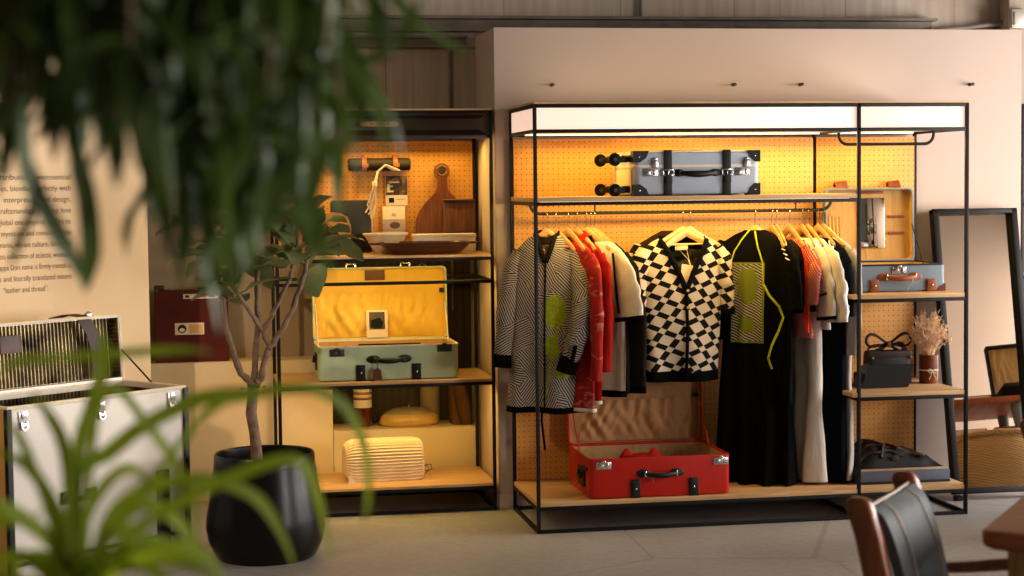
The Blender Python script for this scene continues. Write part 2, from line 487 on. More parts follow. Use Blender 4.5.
# ================================================================= SETTING
W, D, XD, H = 2.016, .596, 1.495, 1.9
def struct(mb, name, m, **k): return tag(mb.build(name, m, **k), kind='structure')
mb = MB(); mb.grid(lambda u, v: (-6 + 11.2 * u, -10.5 + 13 * v, 0), 2, 2); struct(mb, 'floor', M['floor'])
mb = MB(); mb.box((-.3, 1.55, 1.75), (10.6, .2, 3.5), 0); struct(mb, 'wall_back', M['concrete'])
mb = MB(); mb.box((1.262, .905, 1.145), (2.666, .55, 2.29), .006); wc = struct(mb, 'wall_center', M['wall'])
mb = MB(); mb.box((1.262, .628, .035), (2.666, .012, .07), .003); struct(mb, 'baseboard_center', M['wall'])
for i, x in enumerate((.205, 1.10, 1.439, 2.32)):
    mb = MB()
    mb.lathe([(.001, -.001), (.009, 0), (.009, .004), (.0045, .006), (.0045, .03), (.008, .032), (.008, .038), (.001, .04)], n=12)
    o = mb.build('wall_screw', M['gun'], ang=50)
    o.location = (x, .63, 2.018); o.rotation_euler = (R(90), 0, 0)
    tag(o, ['dark wall screw above the left end of the lit clothes rack', 'dark wall screw above the middle of the lit clothes rack, over the black dress',
            'dark wall screw above the lit clothes rack, just left of its divider post', 'dark wall screw on the bright right part of the cream wall, past the rack corner'][i], 'screw', 'screws in the cream wall')
# angled board with the printed text
wl = thing('wall_left', None, None, (-1.69, .75, 0), R(36)); tag(wl, kind='structure')
mb = MB(); mb.box((-.8, .03, 1.15), (1.6, .06, 2.3), .004); mb.build('board', M['panel'], wl)
lines = ['attributes quintessential', 'ties, blended perfectly with', 'interpretation of design,', 'craftsmanship. The true love', 'global one inspires stories to',
         ', mysticism and romance of the', 'marks, vibrant culture, landscape', 'ess collection of eclectic wonders', 'appa Dori name is firmly rooted in',
         's and literally translated means', '\u201cleather and thread\u201d.']
for i, l in enumerate(lines):
    z = 1.605 - i * .0492
    last = i == 10
    x0, x1 = (-.755, -.532) if last else (-.77 + (.03 if i == 2 else 0), -.405 - .001 * i)
    o = text(l, .036, ((x0 + x1) / 2, -.0015, z), (R(90), 0, 0), M['ink'], wl, 'printed_line', ext=0, off=-.0004)
    wd = max(v.co.x for v in o.data.vertices) - min(v.co.x for v in o.data.vertices)
    o.scale.x = (x1 - x0) / wd
# pale ledge, low plinth and dark ribbed board behind the left rack
mb = MB(); mb.box((-2.2, 1.31, .345), (2.766, .28, .69), .004); struct(mb, 'trim_1', M['plinth'])
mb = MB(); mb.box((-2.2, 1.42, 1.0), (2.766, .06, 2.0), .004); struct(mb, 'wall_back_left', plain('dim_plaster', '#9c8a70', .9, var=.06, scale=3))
mb = MB(); mb.box((-.445, 1.435, .8), (.744, .02, 1.6), .002); struct(mb, 'wall_recess', M['slat'])
mb = MB(); mb.box((-.445, 1.30, .165), (.742, .27, .33), .006)
tag(mb.build('plinth', M['plinth']), 'low pale plinth behind the left rack, carrying the yellow dish', 'plinth')
# steel beam and pipes on the concrete
mb = MB()
pr = [(2.335, 0), (2.415, 0), (2.415, .09), (2.4, .09), (2.4, .012), (2.35, .012), (2.35, .09), (2.335, .09)]
mb.loft([[(x, 1.41 - b + .04, z) for z, b in pr] for x in (-.745, 2.47)]); 
o = struct(mb, 'trim_2', M['steel'])
mb = MB()
pr = [(2.255, 0), (2.315, 0), (2.315, .06), (2.303, .06), (2.303, .01), (2.267, .01), (2.267, .06), (2.255, .06)]
mb.loft([[(x, 1.45 - b, z) for z, b in pr] for x in (-.745, -.078)]); struct(mb, 'trim_3', M['steel'])
mb = MB(); mb.tube([(-.168, 1.43, 2.32), (-.168, 1.43, .9)], .007, 8)
tag(mb.build('pipe', M['steel']), 'thin vertical pipe on the concrete wall above the left rack', 'pipe')
mb = MB(); mb.tube([(.85, 1.43, 2.42), (.85, 1.43, 3.2)], .010, 8)
tag(mb.build('pipe', M['steel']), 'short vertical pipe rising from the steel beam to the top edge', 'pipe')
mb = MB(); mb.tube([(2.47, 1.40, 2.352), (2.7, 1.40, 2.375), (2.95, 1.40, 2.405), (3.3, 1.4, 2.44)], .012, 8)
mb.tube([(2.5, 1.43, 2.34), (3.3, 1.43, 2.40)], .007, 8)
tag(mb.build('conduit', M['steel']), 'dark conduit running along the concrete past the beam end, top right corner', 'conduit')
mb = MB(); mb.box((2.93, 1.38, 2.2), (.14, .12, 2.6), .004); struct(mb, 'trim_4', M['concrete'])
mb = MB(); mb.box((2.9, 1.29, 2.405), (.10, .05, .10), .006); mb.box((2.9, 1.28, 2.405), (.08, .05, .07), .004)
tag(mb.build('junction_box', M['silver']), 'pale junction box on the concrete in the top right corner', 'box')  # junction box beside the conduit, not an outlet
# the side the daylight comes from: two low windows in the right hand wall
mb = MB()
for c, d in (((4.7, -9.5, 2.25), (.2, 2.0, 4.5)), ((4.7, -4.35, 2.25), (.2, 2.3, 4.5)), ((4.7, .95, 2.25), (.2, 1.5, 4.5)), ((4.7, -1.5, .25), (.2, 3.4, .5)), ((4.7, -7.0, .25), (.2, 3.0, .5)), ((4.7, -1.5, 3.45), (.2, 3.4, 2.1)), ((4.7, -7.0, 3.45), (.2, 3.0, 2.1))): mb.box(c, d, 0)
struct(mb, 'wall_right', M['wall'])
for nm, yc, wd in (('window_1', -1.5, 3.4), ('window_2', -7.0, 3.0)):
    wn = thing(nm, None, None, (4.7, yc, .5)); tag(wn, kind='structure')
    mb = MB()
    for k in range(4): mb.box((0, (-.5 + k / 3) * (wd - .06), .95), (.07, .05, 1.9), .004)
    for z in (.025, .95, 1.875): mb.box((0, 0, z), (.06, wd, .05), .004)
    mb.build('window_frame', M['metal'], wn)
mb = MB(); mb.box((3.85, -3.36, 1.6), (1.63, .08, 3.2), .004, rz=R(26)); struct(mb, 'wall_partition', M['wall'])

# ============================================================= DISPLAY RACKS
def bar(mb, a, b, t=.016):
    a, b = Vector(a), Vector(b)
    d = b - a
    mb.box((a + b) / 2, (abs(d.x) + t, abs(d.y) + t, abs(d.z) + t), .0015)
def one_bar(name, a, b, parent, t=.016, m='metal'):
    mb = MB(); bar(mb, a, b, t); return mb.build(name, M[m], parent)
def plank(name, x0, x1, y0, y1, z, parent, th=.02):
    mb = MB(); mb.box(((x0 + x1) / 2, (y0 + y1) / 2, z - th / 2), (x1 - x0, y1 - y0, th), .002)
    return mb.build(name, M['plank'], parent)
rk = thing('display_rack', 'tall black steel clothes rack with glowing light box and yellow pegboard back', 'rack', (0, 0, 0))
t = .008
for x, y in ((0, 0), (W, 0), (XD, 0), (0, D), (W, D), (XD, D)): one_bar('post', (x, y, t), (x, y, H - t), rk)
for z in (t, .11, 1.781, H - t):
    for y in (0, D): one_bar('rail', (t, y, z), (W - t, y, z), rk)
    for x in (0, W): one_bar('rail', (x, t, z), (x, D - t, z), rk)
one_bar('rail', (XD, t, t), (XD, D - t, t), rk); one_bar('rail', (XD, t, 1.781), (XD, D - t, 1.781), rk)
for y in (0, D): one_bar('shelf_edge', (t, y, 1.462), (XD - t, y, 1.462), rk)
for x in (0, XD): one_bar('shelf_edge', (x, t, 1.462), (x, D - t, 1.462), rk)
for z in (1.001, .551):
    for y in (0, D): one_bar('shelf_edge', (XD + t, y, z), (W - t, y, z), rk)
    for x in (XD, W): one_bar('shelf_edge', (x, t, z), (x, D - t, z), rk)
plank('shelf', -.006, W + .006, -.006, D - .01, .139, rk)
plank('shelf', -.006, XD - .008, -.006, D - .012, 1.491, rk)
plank('shelf', XD - .03, W - .009, -.006, D - .012, 1.03, rk)
plank('shelf', XD - .03, W - .009, -.006, D - .012, .58, rk)
mb = MB(); mb.box(((XD) / 2, .582, .952), (XD - .018, .006, 1.62), .001); mb.build('pegboard', M['peg'], rk)
mb = MB(); mb.box(((XD + W) / 2, .582, .952), (W - XD - .018, .006, 1.62), .001); mb.build('pegboard', M['peg'], rk)
# light box: lit front, ends and a lid board, with a strip lamp under it
mb = MB(); mb.box((XD / 2, .004, 1.836), (XD - .018, .004, .094), .001); mb.build('light_panel', M['diffuser'], rk)
mb = MB(); mb.box(((XD + W) / 2, .004, 1.836), (W - XD - .018, .004, .094), .001); mb.build('light_panel', M['diffuser'], rk)
for x in (.004, W - .004):
    mb = MB(); mb.box((x, D / 2, 1.836), (.004, D - .02, .094), .001); mb.build('light_panel', M['diffuser'], rk)
mb = MB(); mb.box((W / 2, D / 2, H + .005), (W + .012, D + .012, .01), .002); mb.build('top_board', M['plank'], rk)
mb = MB(); mb.box((W / 2, D / 2, 1.786), (W - .02, D - .02, .006), .001); mb.build('light_box_floor', M['cream'], rk)
mb = MB(); mb.box((W / 2, .50, 1.779), (W - .1, .016, .008), .002); mb.build('led_strip', M['led'], rk)
def strip_light(name, loc, sx, sy, power, col, parent, rot=(0, 0, 0)):
    l = bpy.data.lights.new(name, 'AREA'); l.shape = 'RECTANGLE'; l.size = sx; l.size_y = sy
    l.energy = power; l.color = col
    o = bpy.data.objects.new(name, l); COL.objects.link(o); o.location = loc; o.rotation_euler = rot
    if parent: o.parent = parent
    return o
WARM = (1, .64, .15)
# garment rails with bent ends
def hang_rail(x0, x1, ztop, z, y, parent, r=.0075, rb=.05):
    p = [(x0, y, ztop)]
    for k in range(7):
        a = R(180 + 90 * k / 6); p.append((x0 + rb + rb * cos(a), y, z + rb + rb * sin(a)))
    for k in range(7):
        a = R(270 + 90 * k / 6); p.append((x1 - rb + rb * cos(a), y, z + rb + rb * sin(a)))
    p.append((x1, y, ztop))
    mb = MB(); mb.tube(p, r, 10); return mb.build('garment_rail', M['metal'], parent)
RZ = 1.414
hang_rail(.012 + .02, 1.475, 1.46, RZ, .3, rk)
hang_rail(1.512, 1.985, 1.785, 1.72, .3, rk, rb=.045)
for x in (.335, 1.30):
    mb = MB(); mb.tube([(x, .3, 1.45), (x, .3, RZ + .006)], .004, 6); mb.box((x, .3, 1.452), (.03, .03, .004), .001); mb.build('rail_bracket', M['metal'], rk)
strip_light('rack_strip_lamp', (W / 2, .44, 1.762), W - .1, .05, P_RACK, WARM, rk, (R(-12), 0, 0))
strip_light('rack_front_lamp', (W / 2, .16, 1.762), W - .1, .05, P_RACKF, WARM, rk)
strip_light('rack_top_lamp', (W / 2, D / 2 + .1, 1.915), W - .2, .25, P_TOP, (1, .72, .42), rk, (R(180), 0, 0))

mb = MB(); mb.box((XD / 2, .05, 1.470), (XD - .06, .012, .008), .002); mb.build('led_strip', M['led'], rk)
strip_light('shelf_lamp', (XD / 2, .07, 1.452), XD - .08, .03, P_SH, (1, .65, .17), rk, (R(52), 0, 0))
lx0, lx1, ly0, ly1 = -1.103, -.0925, .619, 1.137
lk = thing('display_rack', 'narrower black steel rack with dark plaque header standing left of the cream wall', 'rack', (lx0, ly0, 0))
LW, LD = lx1 - lx0, ly1 - ly0
for x in (0, LW):
    for y in (0, LD): one_bar('post', (x, y, t), (x, y, H - t), lk)
for z in (t, .11, 1.094, 1.203, .609, H - t):
    for y in (0, LD): one_bar('rail', (t, y, z), (LW - t, y, z), lk)
    for x in (0, LW): one_bar('rail', (x, t, z), (x, LD - t, z), lk)
for z in (.13, .630, 1.222): plank('shelf', -.006, LW + .006, -.006, LD - .01, z, lk)
mb = MB(); mb.box((LW / 2, LD - .004, 1.5), (LW - .018, .006, .54), .001); mb.build('pegboard', M['peg'], lk)
mb = MB(); mb.box((LW / 2, LD / 2, H + .004), (LW + .012, LD + .012, .01), .002); mb.build('top_board', M['plank'], lk)
# header board: sunk field inside a raised border
hb = MB()
for c, d in (((LW / 2, .006, 1.776), (LW, .02, .018)), ((LW / 2, .006, 1.887), (LW, .02, .018)), ((.012, .006, 1.832), (.02, .02, .12)), ((LW - .012, .006, 1.832), (.02, .02, .12))): hb.box(c, d, .002)
fo = [(.02, 0, 1.785), (LW - .02, 0, 1.785), (LW - .02, 0, 1.879), (.02, 0, 1.879)]
fi = [(.05, .025, 1.81), (LW - .05, .025, 1.81), (LW - .05, .025, 1.862), (.05, .025, 1.862)]
hb.loft([fo, fi], False, True)
hd = hb.build('header', plain('dark_stained_header', '#2a1810', .45, var=.1), lk)
mb = MB(); pq = [(-.092, 0), (-.082, .011), (.082, .011), (.092, 0), (.082, -.011), (-.082, -.011)]
mb.prism([(x + .485, z + 1.838) for x, z in pq], -.004, .024)
pl = mb.build('plaque', plain('leather_plaque', '#b58a58', .6), hd)
text('SECTION  B', .017, (.485, -.005, 1.838), (R(90), 0, 0), M['ink'], hd, 'plaque_lettering')
mb = MB(); mb.box((LW / 2, .05, 1.781), (LW - .06, .02, .012), .003); mb.build('led_strip', M['led'], lk)
mb = MB(); mb.box((LW / 2, .26, 1.79), (LW - .02, LD - .03, .006), .001); mb.build('light_box_floor', M['cream'], lk)
strip_light('shelf_lamp', (LW / 2, .36, 1.76), LW - .08, .05, P_L1, WARM, lk, (R(-15), 0, 0))
for z, pw in ((1.19, P_L2), (.597, P_L3)):
    mb = MB(); mb.box((LW / 2, .05, z + .014), (LW - .06, .012, .008), .002); mb.build('led_strip', M['led'], lk)
    strip_light('shelf_lamp', (LW / 2, .09, z - .004), LW - .08, .03, pw, WARM, lk, (R(20), 0, 0))
# sliver of a third rack past the end of the cream wall
sk = thing('display_rack', 'black rack glimpsed past the right end of the cream wall', 'rack', (2.66, .75, 0))
for x in (0, .8):
    for y in (0, .45): one_bar('post', (x, y, t), (x, y, 1.92), sk)
for z in (.11, .6, 1.05, 1.42, 1.78, 1.91):
    for y in (0, .45): one_bar('rail', (t, y, z), (.8 - t, y, z), sk)
for z in (.13, .62, 1.07, 1.44): plank('shelf', -.0, .8, 0, .44, z, sk)
mb = MB(); mb.box((.4, .44, 1.6), (.78, .006, .34), .001); mb.build('pegboard', M['peg'], sk)
mb = MB(); mb.box((.4, .44, .65), (.78, .006, 1.2), .001); mb.build('back_panel', M['slat'], sk)
mb = MB(); mb.box((.2, .2, 1.135), (.3, .25, .13), .01); mb.M = Matrix.Translation((2.66, .75, 0)); 
o = MB(); o.M = Matrix.Translation((2.66, .75, 0)); o.box((.2, .2, 1.138), (.3, .25, .13), .012); o.box((.2, .07, 1.15), (.02, .012, .02), .003)
tag(o.build('box', M['red']), 'dark red box on the rack past the end of the cream wall', 'box')

# ================================================================= LUGGAGE
def handle(root, cx, y, z, w, m, mplate, h=.024, th=.0125, pl=.034):
    """leather grip between two oval end pads"""
    for s in (-1, 1):
        mb = MB()
        ov = [(pl * 1.0 * cos(2 * pi * k / 20), pl * .56 * sin(2 * pi * k / 20)) for k in range(20)]
        mb.loft([[(cx + s * (w / 2 + .004) + a, yy, z + b) for a, b in [(a * q, b * q) for a, b in ov]] for yy, q in ((y, 1), (y - .005, 1), (y - .008, .82))])
        mb.build('handle_pad', m, root)
    pts = []
    for k in range(15):
        u = k / 14; a = pi * u
        pts.append((cx - w / 2 + w * u, y - .008 - h * (max(0, sin(a)) ** .5), z - .006 * sin(a)))
    mb = MB(); mb.tube(pts, [th * (.7 + .4 * sin(pi * k / 14)) for k in range(15)], 10)
    o = mb.build('handle', m, root)
    for s in (-1, 1):
        mb = MB(); mb.box((cx + s * w / 2, y - .014, z), (.012, .014, pl * .8), .003); mb.build('handle_ring', mplate, o)
    return o
def latch(root, cx, y, z, m, w=.070, h=.034, hasp=True):
    mb = MB()
    mb.box((cx, y - .002, z), (w, .005, h), .002)
    mb.box((cx - w * .2, y - .006, z - h * .05), (w * .34, .007, h * .5), .002)
    mb.box((cx + w * .24, y - .006, z), (w * .16, .006, h * .66), .002)
    for sx in (-1, 1):
        for sz in (-1, 1): mb.box((cx + sx * w * .42, y - .005, z + sz * h * .33), (.004, .003, .004), .001)
    if hasp:
        mb.box((cx, y - .005, z + h * .55), (w * .3, .006, h * .3), .002)
    return mb.build('latch', m, root)
def flap(root, cx, y, z0, z1, m, w=.044, stud='chrome', under=True):
    mb = MB()
    mb.box((cx, y - .004, (z0 + z1) / 2), (w, .007, z1 - z0), .003)
    mb.box((cx, y - .008, (z0 + z1) / 2 + (z1 - z0) * .1), (w * .86, .006, (z1 - z0) * .55), .003)
    if under: mb.box((cx, y + .012, z0 + .001), (w, .034, .005), .001)
    o = mb.build('strap_tab', m, root)
    mb = MB(); mb.lathe([(.001, 0), (.006, 0), (.005, .004), (.001, .005)], n=10)
    mb2 = MB(); mb2.M = Matrix.Translation((cx, y - .011, (z0 + z1) / 2)) @ Matrix.Rotation(R(90), 4, 'X')
    mb2.add(mb.v, mb.f); mb2.build('stud', M[stud], o)
    return o
def open_case(name, label, loc, Wc, Dc, Hc, LH, col, lining, baselin, tilt, hw='chrome', trimm='black', hz=None, hwid=.15, lat=None, tabs=None, pocket=.62, rz=0, corner=None, rimm='rim', cat='suitcase'):
    t = thing(name, label, cat, loc, rz)
    r = .022
    def L(w, d, z, cy=Dc / 2): return rr(w, d, r, z, 4, 0, cy)
    mb = MB()
    mb.loft([L(Wc - .02, Dc - .02, 0), L(Wc - .004, Dc - .004, .004), L(Wc, Dc, .012), L(Wc, Dc, Hc), L(Wc - .016, Dc - .016, Hc), L(Wc - .016, Dc - .016, .012)])
    mb.build('case_body', M[col], t)
    mb = MB(); mb.loft([L(Wc - .017, Dc - .017, Hc - .006), L(Wc - .020, Dc - .020, Hc - .008), L(Wc - .020, Dc - .020, .017)], False, True)
    mb.build('body_lining', M[baselin], t)
    mb = MB(); mb.loft([L(Wc + .003, Dc + .003, Hc - .007), L(Wc + .003, Dc + .003, Hc + .001), L(Wc - .017, Dc - .017, Hc + .001), L(Wc - .017, Dc - .017, Hc - .006)], False, False)
    mb.build('body_rim', M[rimm], t)
    # lid
    ML = Matrix.Translation((0, Dc + .002, Hc)) @ Matrix.Rotation(-tilt, 4, 'X')
    def Z(w, d, dep):
        return [(p[0], dep, p[1]) for p in rr(w, d, r, 0, 4, 0, Dc / 2)]
    mb = MB(); mb.M = ML
    mb.loft([Z(Wc - .02, Dc - .02, LH), Z(Wc - .004, Dc - .004, LH - .004), Z(Wc, Dc, LH - .012), Z(Wc, Dc, 0), Z(Wc - .014, Dc - .014, 0), Z(Wc - .014, Dc - .014, LH - .01)])
    lid = mb.build('lid', M[col], t)
    mb = MB(); mb.M = ML
    mb.loft([Z(Wc - .015, Dc - .015, .005), Z(Wc - .019, Dc - .019, .007), Z(Wc - .019, Dc - .019, LH - .013)], False, True)
    mb.build('lid_lining', M[lining], lid)
    if pocket:
        ph = Dc * pocket
        def pf(u, v):
            x = (u - .5) * (Wc - .03)
            e = min(1, 6 * u, 6 * (1 - u))
            fold = sin(u * 70 + 3 * noise.noise((u * 6, v * 2, 1))) * .007 * v ** 1.5 + noise.noise((u * 15 + v * 3, v * .9 + u * 2, 4)) * .026 * sin(pi * min(1, v + .12)) + noise.noise((u * 28 - v * 5, v * 1.2, 9)) * .012 * sin(pi * v)
            bulge = LH - .014 - (.35 * LH * sin(pi * (v * .85 + .1)) + .006) * e
            return (x, bulge - fold * e, .012 + ph * v - .008 * sin(pi * u) * v)
        mb = MB(); mb.M = ML; mb.grid(pf, 72, 20); mb.build('lid_pocket', M[lining], lid, ang=180)
        for s in (-1, 1):
            mb = MB(); mb.M = ML; mb.box((s * (Wc / 2 - .022), LH * .5, ph + .016), (.024, .010, .022), .002); mb.build('pocket_tab', M[trimm], lid)
    for s in (-1, 1):
        a = ML @ Vector((s * (Wc / 2 - .012), 0, Dc * .5))
        mb = MB(); mb.tube([a, (s * (Wc / 2 - .016), Dc * .62, Hc - .012)], .003, 6); mb.build('lid_stay', M[rimm], t)
    hz = hz or Hc * .5
    handle(t, 0, 0, hz, hwid, M[trimm], M[hw])
    for x, z in (lat or [(-Wc * .36, Hc * .78), (Wc * .36, Hc * .78)]): latch(t, x, 0, z, M[hw])
    for x in (tabs if tabs is not None else (-Wc * .14, Wc * .2)): flap(t, x, 0, .0, Hc * .46, M[trimm])
    if corner:
        for s in (-1, 1):
            mb = MB(); mb.loft([[(s * (Wc / 2 + .001), -.001, 0), (s * (Wc / 2 - .045), -.001, 0), (s * (Wc / 2 - .034), -.001, .022), (s * (Wc / 2 + .001), -.001, .034)], [(s * (Wc / 2 + .001), .03, 0), (s * (Wc / 2 - .045), .03, 0), (s * (Wc / 2 - .034), .03, .022), (s * (Wc / 2 + .001), .03, .034)]])
            mb.build('corner_cap', M[corner], t)
    return t, lid, ML
# red case on the bottom plank
redc, rlid, ML = open_case('open_suitcase', 'open red suitcase with tan gathered lining on the bottom plank of the wide rack', (.562, .018, .1395), .652, .445, .18, .055, 'red', 'peachcloth', 'liner', R(2.5), rimm='red', lat=[(-.262, .150), (.282, .152)], tabs=(-.115, .155), hz=.108, hwid=.145, pocket=.45)
mb = MB()
mb.box((-.331, .15, .085), (.008, .13, .085), .003); mb.tube([(-.336, .11, .11), (-.344, .12, .085), (-.344, .17, .085), (-.336, .18, .11)], .006, 6)
mb.box((-.331, .06, .13), (.006, .06, .016), .002); mb.build('side_handle', M['black'], redc)
mb = MB(); mb.tube([(-.04, -.026, .092), (-.042, -.028, .07)], .004, 6); mb.build('key_pendant', M['brass'], redc)
def lump(c, d, seed, pw=.6):
    def f(u, v):
        a = u * 2 * pi; b = (v - .5) * pi
        n = 1 + .22 * noise.noise((cos(a) * 2 + seed, sin(a) * 2, b * 1.5))
        return (c[0] + d[0] * .5 * cos(a) * abs(cos(b)) ** pw * n, c[1] + d[1] * .5 * sin(a) * abs(cos(b)) ** pw * n, c[2] + d[2] * .5 * sin(b) * n)
    return f
mb = MB(); mb.M = Matrix.Translation((.562, .05, .15))
mb.grid(lump((-.02, .2, .10), (.26, .16, .10), 3), 28, 14)
for x, s in ((-.10, 1), (.03, -1)): mb.loft([[(x - .05, .17, .10), (x + .07, .17, .10), (x + .07, .24, .10), (x - .05, .24, .10)], [(x - .005, .19, .178), (x + .005, .19, .178), (x + .005, .2, .178), (x - .005, .2, .178)]])
tag(mb.build('folded_cloth', M['redcloth'], ang=180), 'folded red cloth lying inside the open red suitcase', 'cloth')

# sage case on the middle shelf of the left rack
greenc, glid, ML = open_case('open_suitcase', 'open sage green suitcase with bright yellow lining on the left rack', (-.583, .68, .631), .665, .355, .165, .06, 'sage', 'yellow', 'liner', R(3), rimm='rim', lat=[(-.245, .135), (.265, .145)], tabs=(-.135, .13), hz=.10, hwid=.14, hw='gun')
mb = MB(); mb.M = ML; mb.box((-.02, .042, .315), (.10, .006, .05), .002); mb.build('lining_label', leather('label_leather', '#5b3514'), glid)
mb = MB(); mb.M = ML
mb.box((0, .028, .352), (.64, .05, .003), .001); mb.build('lid_seam', M['tan'], glid)
for x in (-.14, .13):
    mb = MB(); mb.M = ML; mb.box((x - .022, .03, .362), (.006, .02, .02), .002); mb.box((x + .022, .03, .362), (.006, .02, .02), .002); mb.box((x, .03, .372), (.05, .02, .006), .002); mb.build('lid_clasp', M['chrome'], glid)
for x in (-.24, .215):
    mb = MB(); mb.M = ML; mb.tube([(x - .02, .03, .356), (x - .008, .03, .366), (x, .03, .374), (x + .008, .03, .366), (x + .022, .03, .356)], .004, 6); mb.build('lid_hasp', M['chrome'], glid)
mb = MB(); mb.box((-.334, .15, .085), (.008, .12, .08), .003); mb.tube([(-.339, .11, .11), (-.347, .12, .085), (-.347, .17, .085), (-.339, .18, .11)], .006, 6); mb.build('side_handle', M['black'], greenc)
mb = MB(); mb.box((.02, .15, .155), (.30, .02, .012), .003); mb.build('inner_strap', M['black'], greenc)
mb = MB(); mb.prism([(-.062, .062), (-.078, .05), (-.083, .002), (-.036, .002), (-.042, .05), (-.056, .062)], -.034, -.030); mb.tube([(-.06, -.03, .10), (-.06, -.032, .056)], .002, 5)
mb.build('luggage_tag', leather('tag_leather', '#5a3420'), greenc)
# picture card standing in the lid
cd = thing('picture_card', 'small cream card with a dark photo standing in the open sage green suitcase', 'card', (-.583, .68, .631))
mb = MB(); mb.M = ML @ Matrix.Translation((-.018, -.006, .008)) @ Matrix.Rotation(R(-6), 4, 'X'); mb.box((0, 0, .068), (.104, .002, .136), .0005); mb.build('card', M['tag'], cd)
def photomat(name, c1, c2, c3, sc=25):
    a = Mat(name, c1, .5); n = a.noise(sc, 3); n2 = a.noise(sc * .6, 2)
    a.base(a.mix((n2 - .52) * 9, a.mix((n - .45) * 6, c1, c2), c3)); return a.m
M2 = mb.M
mb = MB(); mb.M = M2; mb.box((0, -.0012, .083), (.078, .0015, .086), .0004); mb.build('photo', photomat('card_photo', '#2a2a1c', '#59331c', '#8d4f2a'), cd)
mb = MB(); mb.M = M2
mb.prism([(-.03, .05), (.02, .045), (.03, .075), (.012, .1), (-.028, .085)], -.0028, -.002); mb.build('photo_motif', M['matte'], cd)

# small slate case on the upper side shelf
greyc, sl, ML = open_case('open_suitcase', 'small open slate case, tan handle, mirror in its lid, on the upper shelf', (1.750, .14, 1.0305), .452, .355, .128, .05, 'slate', 'gold', 'gold', R(3), trimm='tan', hw='chrome', rimm='black', lat=[(-.005, .100)], tabs=(-.125, .155), hz=.07, hwid=.14, pocket=0, corner='cognac')
mb = MB(); mb.M = ML; mb.box((.018, .030, .185), (.135, .004, .245), .001); mb.build('lid_mirror', M['mirror'], sl)
mb = MB(); mb.M = ML; mb.box((.018, .032, .335), (.13, .008, .012), .002); mb.build('mirror_strip', M['cognac'], sl)
for z in (.215, .135):
    mb = MB(); mb.M = ML
    for k in range(6): mb.box((.108 + k * .0145, .026, z), (.0148, .010, .014), .004)
    mb.build('lid_loop', M['cognac'], sl)
mb = MB(); mb.M = ML
mb.grid(lambda u, v: (-.218 + .075 * u, .034 - .006 * sin(pi * v) - .003 * sin(u * 26), .02 + .2 * v), 20, 6); mb.build('lid_pocket', M['gold'], sl, ang=180)
for x in (-.13, .14):
    mb = MB(); mb.M = ML; mb.loft([[(x - .03, .02 + .012 * i, .352 + (.03 * sin(i * .75))), (x + .03, .02 + .012 * i, .356 + (.034 * sin(i * .75)))] + [(x + .03, .023 + .012 * i, .361 + (.034 * sin(i * .75))), (x - .03, .023 + .012 * i, .357 + (.03 * sin(i * .75)))] for i in range(5)])
    mb.build('lid_strap', M['cognac'], sl)
mb = MB(); mb.tube([(.045, -.03, .075), (.05, -.033, .05), (.04, -.012, .02), (.034, -.008, .004)], .0016, 5); mb.tube([(.05, -.03, .075), (.055, -.033, .05), (.046, -.012, .03)], .0016, 5); mb.build('cord', M['rim'], greyc)

# closed blue grey trolley case on the top shelf, lying on its back
bc = thing('suitcase', 'closed blue grey trolley suitcase with black straps lying on the top shelf', 'suitcase', (.762, .09, 1.4915))
bw, bd, bh, sz = .588, .40, .20, .127
def BL(w, d, z): return rr(w, d, .03, z, 4, 0, bd / 2)
mb = MB(); mb.loft([BL(bw - .02, bd - .02, .003), BL(bw - .003, bd - .003, .009), BL(bw, bd, .02), BL(bw, bd, sz)]); mb.build('case_body', M['blue'], bc)
mb = MB(); mb.loft([BL(bw, bd, sz + .012), BL(bw, bd, bh - .02), BL(bw - .004, bd - .004, bh - .009), BL(bw - .02, bd - .02, bh - .003)]); ld = mb.build('lid', M['blue'], bc)
mb = MB(); mb.loft([BL(bw + .004, bd + .004, sz), BL(bw + .006, bd + .006, sz + .006), BL(bw + .004, bd + .004, sz + .012)]);
mb.loft([BL(bw - .006, bd - .006, bh - .006), BL(bw - .004, bd - .004, bh), BL(bw - .03, bd - .03, bh + .001)]); mb.build('piping', M['rim'], bc)
mb = MB()
mb.box((-bw / 2 - .003, bd / 2, .066), (.008, bd - .06, .105), .003); mb.build('warm_lit_end', M['cream'], bc)  # cream face imitates warm rack light on the shell's left end
for z0, s in ((0, 1), (bh + .002, -1)):
    for sx in (-1, 1):
        for sy in (0, 1):
            w = .07 if sx < 0 else .058; hh = .052
            X0 = sx * (bw / 2 + .003); X1 = sx * (bw / 2 - w); y0 = -.003 if sy == 0 else bd + .003; y1 = .05 if sy == 0 else bd - .05
            poly = [(X0, z0), (X1, z0), (X1 + sx * w * .18, z0 + s * hh * .6), (X1 + sx * w * .6, z0 + s * hh), (X0, z0 + s * hh)]
            mb = MB(); mb.loft([[(x, y0, z) for x, z in poly], [(x, y1, z) for x, z in poly]])
            mb.build('corner_cap', M['black'], bc)
for z in (.018, bh - .018):
    for sx in (-1, 1):
        mb = MB(); mb.box((sx * (bw / 2 - .024), -.005, z + .006 * (1 if z < .1 else -1)), (.008, .006, .008), .002); mb.build('corner_rivet', M['chrome'], bc)
